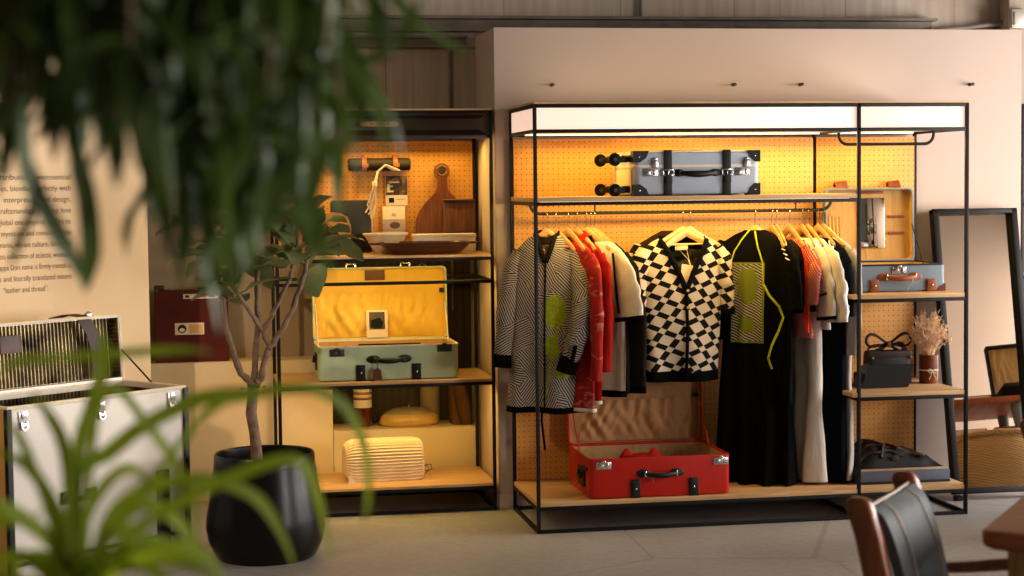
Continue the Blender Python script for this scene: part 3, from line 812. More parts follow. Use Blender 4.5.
for x in (-.137, .138):
    mb = MB(); wS = .037
    mb.box((x, -.004, bh / 2 + .001), (wS, .007, bh + .002), .002); mb.box((x, bd / 2, bh + .003), (wS, bd + .008, .005), .002); mb.box((x, bd / 2, .001), (wS, bd, .004), .001); mb.box((x, bd + .003, bh / 2), (wS, .006, bh), .002)
    mb.box((x + .002, -.011, .085), (wS * .9, .007, .06), .003)
    s_ = mb.build('strap', M['black'], bc)
    mb = MB()
    for c, d in (((x, -.012, .116), (.05, .005, .005)), ((x, -.012, .092), (.05, .005, .005)), ((x - .024, -.012, .104), (.005, .005, .028)), ((x + .024, -.012, .104), (.005, .005, .028)), ((x, -.014, .104), (.004, .004, .026))): mb.box(c, d, .001)
    mb.build('buckle', M['chrome'], s_)
handle(bc, -.002, 0, .102, .165, M['black'], M['gun'], h=.024, th=.014, pl=.03)
for x in (-.217, .212):
    latch(bc, x, 0, .105, M['chrome'], .068, .036, False)
    mb = MB(); mb.box((x + .02, -.005, .142), (.03, .007, .034), .003); mb.box((x + .02, -.009, .15), (.018, .006, .012), .002); mb.box((x + .02, -.006, .165), (.02, .006, .012), .002); mb.build('hasp', M['chrome'], bc)
mb = MB(); mb.box((-.02, .12, bh + .003), (.16, .03, .006), .002); mb.build('top_handle', M['black'], bc)
mb = MB()
for k, (y, z) in enumerate(((.055, .030), (bd - .06, .030), (.055, bh - .032), (bd - .06, bh - .032))):
    X = -bw / 2 - .005
    c = MB()
    c.tube([(X + .006, y, z), (X - .03, y, z)], .017, 10)
    c.box((X - .052, y - .014, z - .004), (.05, .005, .026), .003); c.box((X - .052, y + .014, z - .004), (.05, .005, .026), .003); c.box((X - .034, y, z), (.012, .034, .03), .003)
    cs = c.build('caster_fork', M['black'], bc)
    w = MB()
    w.M = Matrix.Translation((X - .07, y, z - .003)) @ Matrix.Rotation(R(90), 4, 'X')
    w.lathe([(.001, -.009), (.016, -.009), (.028, -.007), (.030, 0), (.028, .007), (.016, .009), (.001, .009)], n=20)
    w.build('wheel', M['matte'], cs)
    w2 = MB(); w2.M = Matrix.Translation((X - .07, y, z - .003)) @ Matrix.Rotation(R(90), 4, 'X')
    w2.lathe([(.001, -.0175), (.008, -.0175), (.008, .0175), (.001, .0175)], n=12); w2.build('axle', M['gun'], cs)

# ---------------------------------------------------- big steamer trunk, left
tk = thing('steamer_trunk', 'large open steamer trunk with silver face, black edges and ribbed lining, far left', 'trunk', (-1.532, -.069, 0), R(41))
TL, TD, TH = .88, .40, .715
mb = MB()
o_ = [(-TL, 0), (0, 0), (0, TD), (-TL, TD)]; i_ = [(-TL + .014, .014), (-.014, .014), (-.014, TD - .014), (-TL + .014, TD - .014)]
mb.loft([[(x, y, .012) for x, y in o_], [(x, y, TH) for x, y in o_], [(x, y, TH) for x, y in i_], [(x, y, .03) for x, y in i_]])
mb.build('trunk_body', M['silver'], tk)
mb = MB(); mb.box((-TL - .001, TD / 2, TH / 2 + .005), (.004, TD - .04, TH - .05), .001); mb.build('end_panel', plain('yellow_lit_end', '#b98d4a', .6, var=.05), tk)  # honey colour paints in the yellow light falling on this end
def ribgrid(fn, n, amp, mbx, nv=2):
    pass
mb = MB()
def ribs(p0, du, dv, nrm, n, amp):
    p0, du, dv, nrm = map(Vector, (p0, du, dv, nrm))
    mb.grid(lambda u, v: tuple(p0 + du * u + dv * v + nrm * amp * abs(sin(pi * n * u))), n * 6, 1)
ribs((-TL + .016, TD - .017, .03), (TL - .032, 0, 0), (0, 0, TH - .05), (0, -1, 0), 46, .006)
ribs((-.017, TD - .017, .03), (0, -TD + .034, 0), (0, 0, TH - .05), (-1, 0, 0), 20, .006)
ribs((-TL + .017, .017, .03), (0, TD - .034, 0), (0, 0, TH - .05), (1, 0, 0), 20, .006)
ribs((-TL + .016, .017, .03), (TL - .032, 0, 0), (0, 0, TH - .05), (0, 1, 0), 46, .006)
mb.box((-TL / 2, TD / 2, .03), (TL - .03, TD - .03, .006), .001)
mb.build('body_lining', M['ribs'], tk)
mb = MB()
for x in (-TL, 0):
    for y in (0, TD): mb.box((x, y, TH / 2), (.024, .024, TH - .012), .003)
for y in (0, TD): mb.box((-TL / 2, y, .014), (TL, .022, .026), .003)
for x in (-TL, 0): mb.box((x, TD / 2, .014), (.022, TD, .026), .003)
mb.build('edge_trim', M['black'], tk)
mb = MB()
for y in (.004, TD - .004): mb.box((-TL / 2, y, TH - .004), (TL + .01, .016, .016), .003)
for x in (-TL + .004, -.004): mb.box((x, TD / 2, TH - .004), (.016, TD, .016), .003)
mb.build('rim', M['rim'], tk)
for x in (-.812, -.44, -.075):
    mb = MB()
    mb.box((x, -.004, TH - .045), (.040, .007, .05), .003); mb.box((x, -.010, TH - .035), (.022, .008, .028), .003); mb.box((x, -.008, TH - .078), (.022, .006, .02), .003)
    mb.tube([(x - .012, -.01, TH - .06), (x - .014, -.014, TH - .082), (x, -.014, TH - .094), (x + .014, -.014, TH - .082), (x + .012, -.01, TH - .06)], .003, 6)
    for s in (-1, 1): mb.box((x + s * .013, -.008, TH - .026), (.006, .006, .006), .002)
    mb.build('latch', M['chrome'], tk)
mb = MB(); mb.box((-.132, -.006, .19), (.066, .010, .375), .004); mb.build('strap', M['black'], tk)
mb = MB(); mb.box((-TL / 2, -.004, .1), (TL - .02, .007, .016), .002); mb.build('base_strap', M['black'], tk)
mb = MB()
for x in (-.62, -.5):
    mb.box((x, -.006, .33), (.05, .01, .05), .004)
mb.tube([(-.62, -.012, .33), (-.6, -.03, .322), (-.52, -.03, .322), (-.5, -.012, .33)], .012, 8); mb.build('handle', M['black'], tk)
# lid, opened past upright
LHt, LDp = .285, .085
ML = Matrix.Translation((0, TD - .004, TH + .004)) @ Matrix.Rotation(-R(4), 4, 'X')
mb = MB(); mb.M = ML
lo = [(-TL, 0), (0, 0), (0, LHt), (-TL, LHt)]; li = [(-TL + .012, .012), (-.012, .012), (-.012, LHt - .012), (-TL + .012, LHt - .012)]
mb.loft([[(x, LDp, z) for x, z in lo], [(x, 0, z) for x, z in lo], [(x, 0, z) for x, z in li], [(x, LDp - .012, z) for x, z in li]])
tl = mb.build('lid', M['silver'], tk)
mb = MB(); mb.M = ML
ribs((-TL + .014, LDp - .015, .014), (TL - .028, 0, 0), (0, 0, LHt - .028), (0, -1, 0), 46, .006)
ribs((-.014, LDp - .015, .014), (0, 0, LHt - .028), (0, -LDp + .02, 0), (-1, 0, 0), 15, .006)
ribs((-TL + .014, LDp - .015, .014), (0, 0, LHt - .028), (0, -LDp + .02, 0), (1, 0, 0), 15, .006)
mb.build('lid_lining', M['ribs'], tl)
mb = MB(); mb.M = ML
mb.box((-TL / 2, .004, LHt - .004), (TL + .006, .016, .012), .003)
for x in (-TL + .003, -.003): mb.box((x, .004, LHt / 2), (.012, .016, LHt), .003)
mb.build('lid_rim', M['rim'], tl)
mb = MB(); mb.M = ML; mb.box((-.53, LDp - .028, .195), (.10, .006, .075), .004); mb.build('lining_label', leather('plum_label', '#5b4a48'), tl)
mb = MB(); mb.M = ML
mb.loft([[(x - .035, y, z), (x + .035, y, z), (x + .035, y + .006, z + .003), (x - .035, y + .006, z + .003)] for x, y, z in ((-.30, .05, LHt + .004), (-.24, .03, LHt + .014), (-.2, 0, LHt + .004), (-.16, -.012, LHt - .07), (-.135, -.006, .14), (-.125, .0, .02))]); mb.build('lid_strap', M['brown'], tl)
for x in (-.74, -.16):
    mb = MB(); mb.M = ML; mb.box((x, .01, LHt + .008), (.03, .02, .016), .004); mb.tube([(x - .03, .01, LHt + .004), (x, .01, LHt + .022), (x + .03, .01, LHt + .004)], .003, 6); mb.build('lid_hasp', M['chrome'], tl)
for x in (-.004, -TL + .004):
    mb = MB(); mb.tube([ML @ Vector((x, .01, .14)), (x, TD * .5, TH - .002)], .004, 6); mb.build('lid_stay', M['black'], tk)

# burgundy case standing on the ledge
bg = thing('briefcase', 'flat burgundy case with paper labels standing on the pale ledge behind the potted tree', 'case', (-1.50, 1.215, .6905), 0)
mb = MB(); mb.M = Matrix.Rotation(R(-4), 4, 'X')
mb.loft([[(p[0], y, p[1] + .18) for p in rr(w, h, .012, 0, 3)] for y, w, h in ((0, .352, .35), (.006, .36, .36), (.08, .36, .36), (.086, .352, .35))]); mb.build('case_body', leather('burgundy_leather', '#4b1512', .35), bg)
MM = mb.M
for c, d in (((.045, -.002, .325), (.17, .003, .024)), ((-.012, -.002, .165), (.142, .003, .058))):
    mb = MB(); mb.M = MM; mb.box(c, d, .001); mb.build('paper_label', M['tag'], bg)
mb = MB(); mb.M = MM; mb.box((.02, -.0042, .165), (.066, .002, .044), .001); mb.build('label_field', plain('ochre_print', '#c59a62', .7, bump=0), bg)
mb = MB(); mb.M = MM @ Matrix.Translation((-.048, -.004, .166)) @ Matrix.Rotation(R(90), 4, 'X'); mb.lathe([(.001, 0), (.021, 0), (.021, .001), (.001, .0012)], n=20)
mb.M = MM; mb.box((-.02, -.0042, .325), (.02, .001, .012), 0); mb.box((.1, -.0042, .325), (.03, .001, .010), 0); mb.box((.045, -.0042, .325), (.06, .001, .004), 0)
mb.build('label_emblem', M['ink'], bg)
mb = MB(); mb.M = MM @ Matrix.Translation((-.048, -.0055, .160)) @ Matrix.Rotation(R(90), 4, 'X'); mb.lathe([(.001, 0), (.013, 0), (.013, .0008), (.001, .001)], n=16, sy=.7); mb.build('label_ring', M['tag'], bg)
mb = MB(); mb.M = MM; mb.box((-.155, .03, .372), (.05, .03, .022), .005); mb.box((-.172, .02, .36), (.014, .05, .03), .004); mb.build('top_clasp', M['gun'], bg); mb = MB(); mb.M = MM; mb.box((.09, .04, .365), (.12, .025, .012), .005); mb.build('top_handle', M['gun'], bg)

# ======================================================= GOODS ON THE LEFT RACK
SZ = 1.2225
def solo(mb, name, m, label, cat, group=None, **k): return tag(mb.build(name, m, **k), label, cat, group)
bdm = wood('paddle_board_wood', '#7a4423', '#4c2612', (18, 18, 1.3), .4)
# paddle board with a round handle, leaning on the pegboard
pb = thing('cutting_board', 'paddle shaped walnut cutting board with round ring handle leaning on pegboard', 'cutting board', (-.262, 1.055, SZ))
LEAN = Matrix.Rotation(R(-4), 4, 'X')
mb = MB(); mb.M = LEAN
pts = []
for z, w in ((0, .125), (.004, .135), (.10, .137), (.16, .134), (.20, .118), (.235, .092), (.27, .058), (.295, .034), (.32, .026), (.35, .023), (.362, .024)): pts.append((w, z))
ring = [(.040 * sin(R(a)), .398 - .040 * cos(R(a))) for a in range(38, 181, 13)]
right = pts + ring
poly = right + [(-x, z) for x, z in right[::-1]]
n = len(poly)
hole = []
for x, z in poly:
    hole.append((x, z))
mb.prism(poly, 0, .018)
mb.build('board', bdm, pb)
mb = MB(); mb.M = LEAN
mb.loft([[(r_ * cos(2 * pi * k / 24), y, .400 + r_ * sin(2 * pi * k / 24)) for k in range(24)] for r_, y in ((.022, -.0005), (.028, -.003), (.024, -.005), (.018, -.0005))], False, False)
mb.build('ring_rim', bdm, pb)
mb = MB(); mb.M = LEAN; mb.loft([[(.019 * cos(2 * pi * k / 20), y, .400 + .019 * sin(2 * pi * k / 20)) for k in range(20)] for y in (-.001, .0)]); mb.build('ring_hole', M['brown'], pb)
b2 = thing('cutting_board', 'rectangular walnut serving board standing in front of the paddle board', 'cutting board', (-.185, 1.02, SZ))
mb = MB(); mb.M = LEAN
mb.loft([[(p[0], y, p[1] + .13) for p in rr(w, h, .008, 0, 3)] for y, w, h in ((0, .152, .252), (.003, .158, .258), (.015, .158, .258), (.018, .152, .252))]); mb.build('board', M['walnut'], b2)
mb = MB(); mb.M = LEAN; mb.box((0, -.004, .25), (.158, .012, .012), .003); mb.build('batten', M['walnutx'], b2)
# white box lying before them
wb = thing('gift_box', 'flat cream box lying before the wooden boards', 'box', (-.275, .90, SZ))
mb = MB(); mb.box((0, .05, .038), (.30, .10, .076), .003); mb.build('box_body', M['white'], wb)
mb = MB(); mb.box((0, .05, .082), (.306, .106, .016), .003); mb.build('box_lid', M['white'], wb)
# dark oval tray with lug handles
tr = thing('serving_tray', 'long dark brown wooden tray with sloping sides at the front of the left rack', 'tray', (-.395, .765, SZ))
mb = MB()
mb.loft([rr(.30, .16, .05, 0, 6), rr(.33, .19, .06, .006, 6), rr(.42, .24, .08, .045, 6), rr(.435, .25, .085, .058, 6), rr(.42, .235, .08, .058, 6), rr(.32, .18, .06, .014, 6)]); mb.build('tray_body', M['walnutx'], tr)
for s in (-1, 1):
    mb = MB(); mb.box((s * .235, 0, .052), (.06, .075, .010), .004); mb.build('tray_handle', M['walnutx'], tr)
bl = thing('bowl', 'shallow cream bowl with a flared rim behind the dark tray', 'bowl', (-.565, .93, SZ))
mb = MB(); mb.lathe([(.001, .001), (.05, 0), (.055, .006), (.078, .045), (.103, .088), (.108, .094), (.102, .093), (.072, .045), (.04, .012), (.001, .010)], n=40, sy=.9); mb.build('bowl_body', M['cream'], bl)
mb = MB(); mb.lathe([(.099, .088), (.1105, .09), (.1105, .098), (.099, .098), (.099, .088)], n=40, sy=.9, caps=(False, False)); mb.build('bowl_rim', M['rim'], bl)
# tool roll on the pegboard
ro = thing('tool_roll', 'dark leather roll with two tan straps hung across the yellow pegboard', 'leather roll', (-.575, 1.075, 1.655))
mb = MB(); mb.M = Matrix.Rotation(R(90), 4, 'Y')
mb.lathe([(.001, -.155), (.026, -.154), (.031, -.148), (.030, -.06), (.032, 0), (.030, .08), (.031, .148), (.026, .154), (.001, .155)], n=24)
mb.M = Matrix(); mb.box((0, .01, .012), (.30, .03, .04), .01); mb.build('roll_body', leather('waxed_dark_leather', '#1a120c', .7), ro)
for x in (-.075, .078):
    mb = MB(); mb.M = Matrix.Translation((x, 0, 0)) @ Matrix.Rotation(R(90), 4, 'Y'); mb.lathe([(.0305, -.011), (.034, -.010), (.034, .010), (.0305, .011)], n=24, caps=(False, False))
    mb.M = Matrix.Translation((x, 0, 0)); mb.box((.004, -.034, -.005), (.03, .006, .018), .002); mb.box((0, .02, .04), (.02, .03, .02), .003); mb.build('roll_strap', M['tan'], ro)
mb = MB(); mb.box((0, .045, .02), (.25, .01, .02), .002); mb.build('hanging_bar', M['walnutx'], ro)
# hank of cream cord
hk = thing('cord_hank', 'hank of cream cord hanging from the leather roll', 'cord', (-.60, 1.03, 1.64))
mb = MB()
for k in range(9):
    a = k * .7
    mb.tube([(.09 + .004 * k, .0, -.015), (.05, -.012 - .001 * k, .006 + .001 * k), (.012 + .003 * sin(a), -.012, -.02), (-.006 + .006 * sin(a * 2), -.01 + .004 * cos(a), -.10), (-.02 + .022 * sin(a * 1.7), -.004 + .006 * cos(a), -.17 - .012 * (k % 3)), (-.05 + .05 * (k / 8) + .01 * sin(a), 0, -.22 - .01 * (k % 4))], .0035, 5)
mb.build('cord_strands', M['rim'], hk)
mb = MB(); mb.M = Matrix.Translation((-.004, -.01, -.08)); mb.lathe([(.010, -.012), (.013, -.01), (.013, .01), (.010, .012)], n=12); mb.build('cord_binding', M['rim'], hk)
# picture cards on the pegboard
pc = thing('picture_card', 'upper card on the yellow pegboard, dark photo above a white foot', 'card', (-.487, 1.11, 1.452))
mb = MB(); mb.box((0, 0, .075), (.108, .003, .15), .0005); mb.build('card', M['tag'], pc)
mb = MB(); mb.box((0, -.002, .10), (.106, .0015, .096), .0004); mb.build('photo', photomat('dark_photo', '#1a130b', '#4d3413', '#8a6a2a', 30), pc)
mb = MB()
for c, d in (((-.04, -.0032, .085), (.014, .001, .04)), ((-.028, -.0032, .07), (.024, .001, .008)), ((-.028, -.0032, .095), (.018, .001, .006)), ((-.012, -.0032, .115), (.05, .001, .006))): mb.box(c, d, 0)
mb.build('photo_motif', M['rim'], pc)
mb = MB(); mb.box((-.026, -.002, .026), (.026, .0015, .024), .0004); mb.prism([(.0, .03), (.04, .03), (.04, .032), (0, .032)], -.0025, -.002); mb.build('small_photo', M['matte'], pc)
pc = thing('picture_card', 'lower card on the yellow pegboard, pale with a grey photo band', 'card', (-.503, 1.105, 1.292))
mb = MB(); mb.box((0, 0, .078), (.112, .003, .156), .0005); mb.build('card', M['tag'], pc)
mb = MB(); mb.box((0, -.002, .062), (.110, .0015, .06), .0004); mb.build('photo', plain('grey_photo', '#a08e82', .6, bump=0), pc)
mb = MB(); mb.grid(lump((.005, -.003, .062), (.05, .002, .03), 4), 18, 8); mb.build('photo_motif', plain('mauve_photo', '#4b3a36', .6, bump=0), pc)
mb = MB(); mb.box((0, -.002, .115), (.02, .0015, .014), .0004); mb.build('printed_mark', plain('pale_print', '#b9a78e', .8, bump=0), pc)
# strap on a hook, far left
st = thing('strap', 'tan buckled strap hanging on the left end of the yellow pegboard', 'strap', (-.865, 1.10, 1.57))
mb = MB(); mb.box((0, 0, .085), (.034, .006, .17), .002); mb.box((.004, -.006, .15), (.05, .006, .04), .003); mb.build('strap_body', leather('ochre_leather', '#a9793a'), st)
mb = MB(); mb.M = Matrix.Translation((0, -.005, .115)) @ Matrix.Rotation(R(90), 4, 'X'); mb.lathe([(.001, 0), (.014, 0), (.014, .006), (.001, .007)], n=14); mb.build('button', M['matte'], st)
mb = MB()
for c, d in (((0, 0, .20), (.04, .005, .005)), ((-.02, 0, .185), (.005, .005, .034)), ((.02, 0, .185), (.005, .005, .034)), ((0, 0, .17), (.04, .005, .005)), ((0, .003, .207), (.006, .03, .006))): mb.box(c, d, .001)
mb.build('buckle', M['brass'], st)
# navy folder, folded satchel and the shallow box it lies on
fo = thing('document_folder', 'dark navy leather folder standing upright behind the bowl', 'folder', (-.72, 1.03, SZ))
mb = MB(); mb.M = LEAN; mb.loft([[(p[0], y, p[1] + .13) for p in rr(w, h, .015, 0, 4)] for y, w, h in ((0, .19, .25), (.004, .20, .26), (.022, .20, .26), (.026, .19, .25))]); mb.build('cover', M['navy'], fo)
mb = MB(); mb.M = LEAN; mb.box((.098, .013, .13), (.01, .018, .24), .002); mb.build('page_block', M['tag'], fo)
bx = thing('gift_box', 'shallow brown box under the folded satchel on the left rack', 'box', (-.835, .86, SZ))
mb = MB(); mb.box((0, .07, .006), (.27, .2, .012), .002); mb.build('base_board', M['walnutx'], bx)
mb = MB(); mb.box((.02, .07, .026), (.19, .17, .028), .004); mb.build('tray_block', M['cognac'], bx)
mb = MB(); mb.box((-.105, .05, .03), (.04, .14, .036), .003); mb.build('end_block', plain('ochre_paper', '#b98d4c', .7), bx)
sa = thing('satchel', 'folded satchel with dark green flap and honey gusset, on the shallow brown box', 'bag', (-.835, .87, SZ + .0405))
mb = MB()
fl = [(-.13, .0), (-.13, .09), (-.05, .12), (.0, .09), (.045, .045), (.05, 0)]
mb.prism(fl, 0, .10); mb.build('flap', leather('bottle_green_leather', '#20241a', .4), sa)
mb = MB()
op = [(-.06, .13), (-.045, .155), (0, .163), (.05, .158), (.083, .14), (.098, .10), (.10, .05), (.096, 0)]; ip = [(.056, 0), (.055, .04), (.01, .095), (-.03, .122), (-.06, .13)]
mb.prism(op + ip, .005, .11); mb.build('gusset', leather('honey_leather', '#b3853f', .45, .1), sa)
# pleated paper lantern on the bottom shelf
lp = thing('folding_lantern', 'closed pleated cream paper lamp lying on the bottom shelf of the left rack', 'lamp', (-.592, .76, .1305), R(4))
def prof(sc, n=66):
    """arched section, zigzag pleats at even spacing along it"""
    raw = []
    for k in range(400):
        a = pi * k / 399
        raw.append(Vector((-.098 * math.copysign(abs(cos(a)) ** .62, cos(a)), .194 * max(0, sin(a)) ** .5)))
    L = [0]
    for a, b in zip(raw, raw[1:]): L.append(L[-1] + (b - a).length)
    o = []; q = 0
    for k in range(n + 1):
        d = L[-1] * k / n
        while q < 398 and L[q + 1] < d: q += 1
        f = (d - L[q]) / max(1e-9, L[q + 1] - L[q]); p_ = raw[q].lerp(raw[q + 1], f); t_ = (raw[q + 1] - raw[q]).normalized()
        p_ = p_ + Vector((-t_.y, t_.x)) * (.0028 if k % 2 else -.0028) * (1 if 0 < k < n else 0)
        o.append((p_.x * sc, (p_.y - .09) * sc + .09))
    return o
mb = MB()
secs = [[(x, .11 + y, max(.0, z)) for y, z in prof(s)] for x, s in ((-.186, .12), (-.192, .6), (-.189, .74), (-.172, .90), (-.15, .985), (-.10, 1), (.10, 1), (.15, .99), (.176, .94), (.189, .80), (.192, .66), (.188, .12))]
mb.loft(secs); mb.build('pleated_shade', plain('pleated_paper', '#cdb590', .85, var=.03, bump=.05), lp, ang=12)
mb = MB(); mb.tube([(.186, .11, .05), (.21, .10, .06), (.235, .10, .058), (.24, .1, .035), (.215, .1, .028), (.19, .105, .03)], .0025, 6); mb.tube([(.186, .11, .045), (.22, .12, .05), (.228, .12, .03), (.2, .11, .006)], .0025, 6); mb.build('wire_handle', M['gun'], lp)
mb = MB(); mb.loft([[(x, .0 - .012, z) for x, z in ((-.19, .0), (-.15, .0), (-.18, .045))], [(x, .012, z) for x, z in ((-.19, .0), (-.15, 0), (-.18, .045))]]); mb.build('folded_corner', M['rim'], lp)
# dish and bottle on the plinth behind
ds = thing('serving_dish', 'domed yellow dish with a pale top resting on the low plinth', 'dish', (-.42, 1.285, .3302))
mb = MB(); mb.lathe([(.001, 0), (.135, .0), (.150, .008), (.155, .018), (.148, .045), (.125, .068), (.09, .082)], n=44, sy=.62, caps=(True, False)); mb.build('dish_body', plain('yellow_enamel', '#bb9450', .35, coat=.2, bump=0), ds)
mb = MB(); mb.lathe([(.131, .063), (.126, .070), (.09, .084), (.04, .093), (.001, .095)], n=44, sy=.62, caps=(False, True)); mb.build('dish_lid', plain('grey_enamel', '#8d7f70', .35, bump=0), ds)
mb = MB(); mb.lathe([(.008, .094), (.006, .104), (.012, .108), (.008, .114), (.001, .115)], n=16, sy=.9); mb.build('lid_knob', M['brass'], ds)
bo = thing('bottle', 'dark red bottle with a white band label behind the yellow dish', 'bottle', (-.655, 1.30, .3302))
mb = MB(); mb.lathe([(.001, .0), (.040, .0), (.045, .006), (.045, .20), (.040, .225), (.022, .25), (.018, .275), (.02, .28), (.001, .281)], n=28); mb.build('glass_body', plain('oxblood_glass', '#4a160c', .2, coat=.5, bump=0), bo)
mb = MB(); mb.lathe([(.0458, .098), (.0462, .1), (.0462, .19), (.0458, .192)], n=28, caps=(False, False)); mb.build('label', M['tag'], bo)
mb = MB()
for z in (.165, .145, .172): mb.lathe([(.0466, z), (.0467, z + .003), (.0466, z + .006)], n=28, caps=(False, False))
mb.build('label_stripe', M['tan'], bo)
mb = MB(); mb.lathe([(.046, .138), (.0469, .139), (.0469, .143), (.046, .144)], n=28, caps=(False, False)); mb.build('label_line', M['ink'], bo)
# folded cloth bag and white roll in the recess
cb = thing('cloth_bag', 'brown cloth bag slumped at the right end of the low plinth', 'bag', (-.155, 1.29, .3302))
mb = MB(); mb.loft([rr(.11 * w, .16 * w, .03, z, 4, dx) for z, w, dx in ((0, .95, 0), (.08, 1.0, .0), (.16, .9, -.012), (.23, .62, -.022), (.27, .35, -.02))]); mb.build('bag_body', cloth('brown_canvas', '#5c3d20'), cb)
mb = MB(); mb.tube([(-.05, -.07, .2), (-.035, -.085, .1), (-.01, -.09, .01)], .006, 6); mb.build('bag_strap', M['brown'], cb)
wr = MB(); wr.lathe([(.001, 0), (.05, 0), (.05, .25), (.04, .26), (.001, .26)], c=(-.30, 1.385, .3302), n=24); 
wr.lathe([(.02, .262), (.035, .262), (.035, .255)], c=(-.30, 1.385, .3302), n=24, caps=(False, False))
solo(wr, 'paper_roll', plain('dull_paper', '#8a7458', .9), 'pale paper roll standing upright behind the yellow dish', 'paper roll')
# notices half hidden behind the tree leaves
for i, (x, z, w, h, m, lb) in enumerate(((-1.335, 1.17, .11, .15, 'tag', 'pale paper notice on the back wall between tree and left rack'), (-1.49, 1.36, .085, .16, 'silver', 'slim framed print on the back wall above the burgundy case'), (-1.665, 1.46, .09, .16, 'panel', 'small pale print on the back wall beside the lettered board'))):
    n_ = thing('notice_sign', lb, 'notice', (x, 1.385, z))
    mb = MB(); mb.box((0, 0, h / 2), (w, .006, h), .001); mb.build('sheet', M[m], n_)
    mb = MB()
    if i == 1:
        for c, d in (((-w / 2, -.003, h / 2), (.012, .012, h)), ((w / 2, -.003, h / 2), (.006, .012, h))): mb.box(c, d, .001)
    else:
        mb.box((0, -.0036, h * .8), (w * .8, .001, .006), 0); mb.box((-w * .05, -.0036, h * .7), (w * .6, .001, .004), 0)
    mb.build('print_edge', M['ink'], n_)
hb_ = thing('wall_pouch', 'black leather pouch fixed on the back wall below the paper notice', 'pouch', (-1.33, 1.37, 1.075))
mb = MB(); mb.loft([[(p[0], y, p[1] + .025) for p in rr(w, h, .012, 0, 4)] for y, w, h in ((-.012, .13, .045), (0, .14, .055), (.018, .14, .055))]); mb.build('pouch_body', M['black'], hb_)
mb = MB(); mb.box((0, -.014, .03), (.06, .004, .006), .001); mb.build('pouch_clasp', M['gun'], hb_)

# ============================================== GOODS ON THE RIGHT SIDE SHELVES
hbg = thing('handbag', 'black leather handbag with strap tied in a bow, on the middle side shelf', 'handbag', (1.768, .335, .5805))
mb = MB()
mb.loft([rr(.212, .075, .02, 0, 4), rr(.226, .09, .022, .01, 4), rr(.222, .08, .02, .125, 4), rr(.214, .055, .015, .158, 4), rr(.205, .05, .015, .158, 4), rr(.2, .045, .012, .12, 4)]); mb.build('bag_body', M['black'], hbg)
mb = MB(); mb.box((0, -.036, .142), (.216, .012, .03), .004); mb.build('bag_band', M['brown'], hbg)
mb = MB()
def ribbon(mb, pts, w=.007, th=.0035, n=8): mb.tube(pts, w, n, flat=th / w)
def loop(cx, cz, rx, rz_, rot, y):
    o = []
    for k in range(17):
        a = 2 * pi * k / 16
        x = rx * (1 - cos(a)) / 2 * 2 * .5; z = rz_ * sin(a) * (1 - cos(a)) * .55
        x *= 1
        o.append((cx + x * 2 * cos(rot) - z * sin(rot), y - .01 * sin(a / 2), cz + x * 2 * sin(rot) + z * cos(rot)))
    return o
ribbon(mb, loop(.004, .19, -.058, .042, R(-12), 0)); ribbon(mb, loop(.006, .19, .055, .042, R(14), -.004))
ribbon(mb, loop(.01, .185, .034, .03, R(-14), -.008)); ribbon(mb, loop(.0, .185, -.05, .02, R(14), .006))
ribbon(mb, [(.004, 0, .188), (-.04, 0, .155), (-.085, 0, .128)]); ribbon(mb, [(.004, 0, .188), (.05, 0, .16), (.098, 0, .13)])
ribbon(mb, [(.06, 0, .182), (.09, 0, .17), (.102, 0, .135)])
mb.build('bow_strap', M['black'], hbg)
mb = MB(); mb.box((.004, -.012, .188), (.014, .02, .03), .004); mb.build('bow_knot', M['tan'], hbg)
for x in (-.092, .1):
    mb = MB(); mb.box((x, -.045, .126), (.012, .008, .014), .003); mb.build('strap_ring', M['brass'], hbg)
cl = thing('clutch', 'matte black folded clutch lying open in front of the black handbag', 'clutch', (1.70, .15, .5805))
mb = MB()
mb.loft([[(-.128, 0, .002), (.098, 0, .002), (.133, .02, .106), (-.092, .02, .106)], [(-.128, .012, .002), (.098, .012, .002), (.133, .032, .106), (-.092, .032, .106)]])
mb.build('front_flap', M['matte'], cl)
mb = MB(); mb.box((-.01, .07, .035), (.235, .11, .066), .01); mb.build('clutch_body', M['matte'], cl)
mb = MB(); mb.loft([[(-.128, 0.001, .004), (-.126, .0, .004), (-.09, .02, .117), (-.092, .021, .117)], [(-.15, .09, .004), (-.148, .09, .004), (-.10, .09, .1), (-.102, .09, .1)]]); mb.build('clutch_gusset', M['gun'], cl)
vs = thing('vase', 'slim brown leather vase with twine and a bunch of dried grass', 'vase', (1.968, .30, .5805))
vs.location.x = 1.963
mb = MB(); mb.lathe([(.001, 0), (.042, 0), (.044, .004), (.045, .135), (.043, .136), (.040, .134), (.040, .012), (.001, .01)], n=32); mb.build('vase_body', M['cognac'], vs)
mb = MB()
mb.lathe([(.0452, .060), (.0475, .062), (.0475, .065), (.0452, .067)], n=28, caps=(False, False))
for s in (-1, 1):
    mb.tube([(0, -.047, .063), (s * .016, -.05, .072), (s * .024, -.05, .062), (s * .014, -.05, .05), (0, -.048, .061)], .0018, 5); mb.tube([(0, -.047, .062), (s * .008, -.05, .04), (s * .018, -.049, .022)], .0018, 5)
mb.build('twine', M['rim'], vs)
mb = MB(); r2 = random.Random(3)
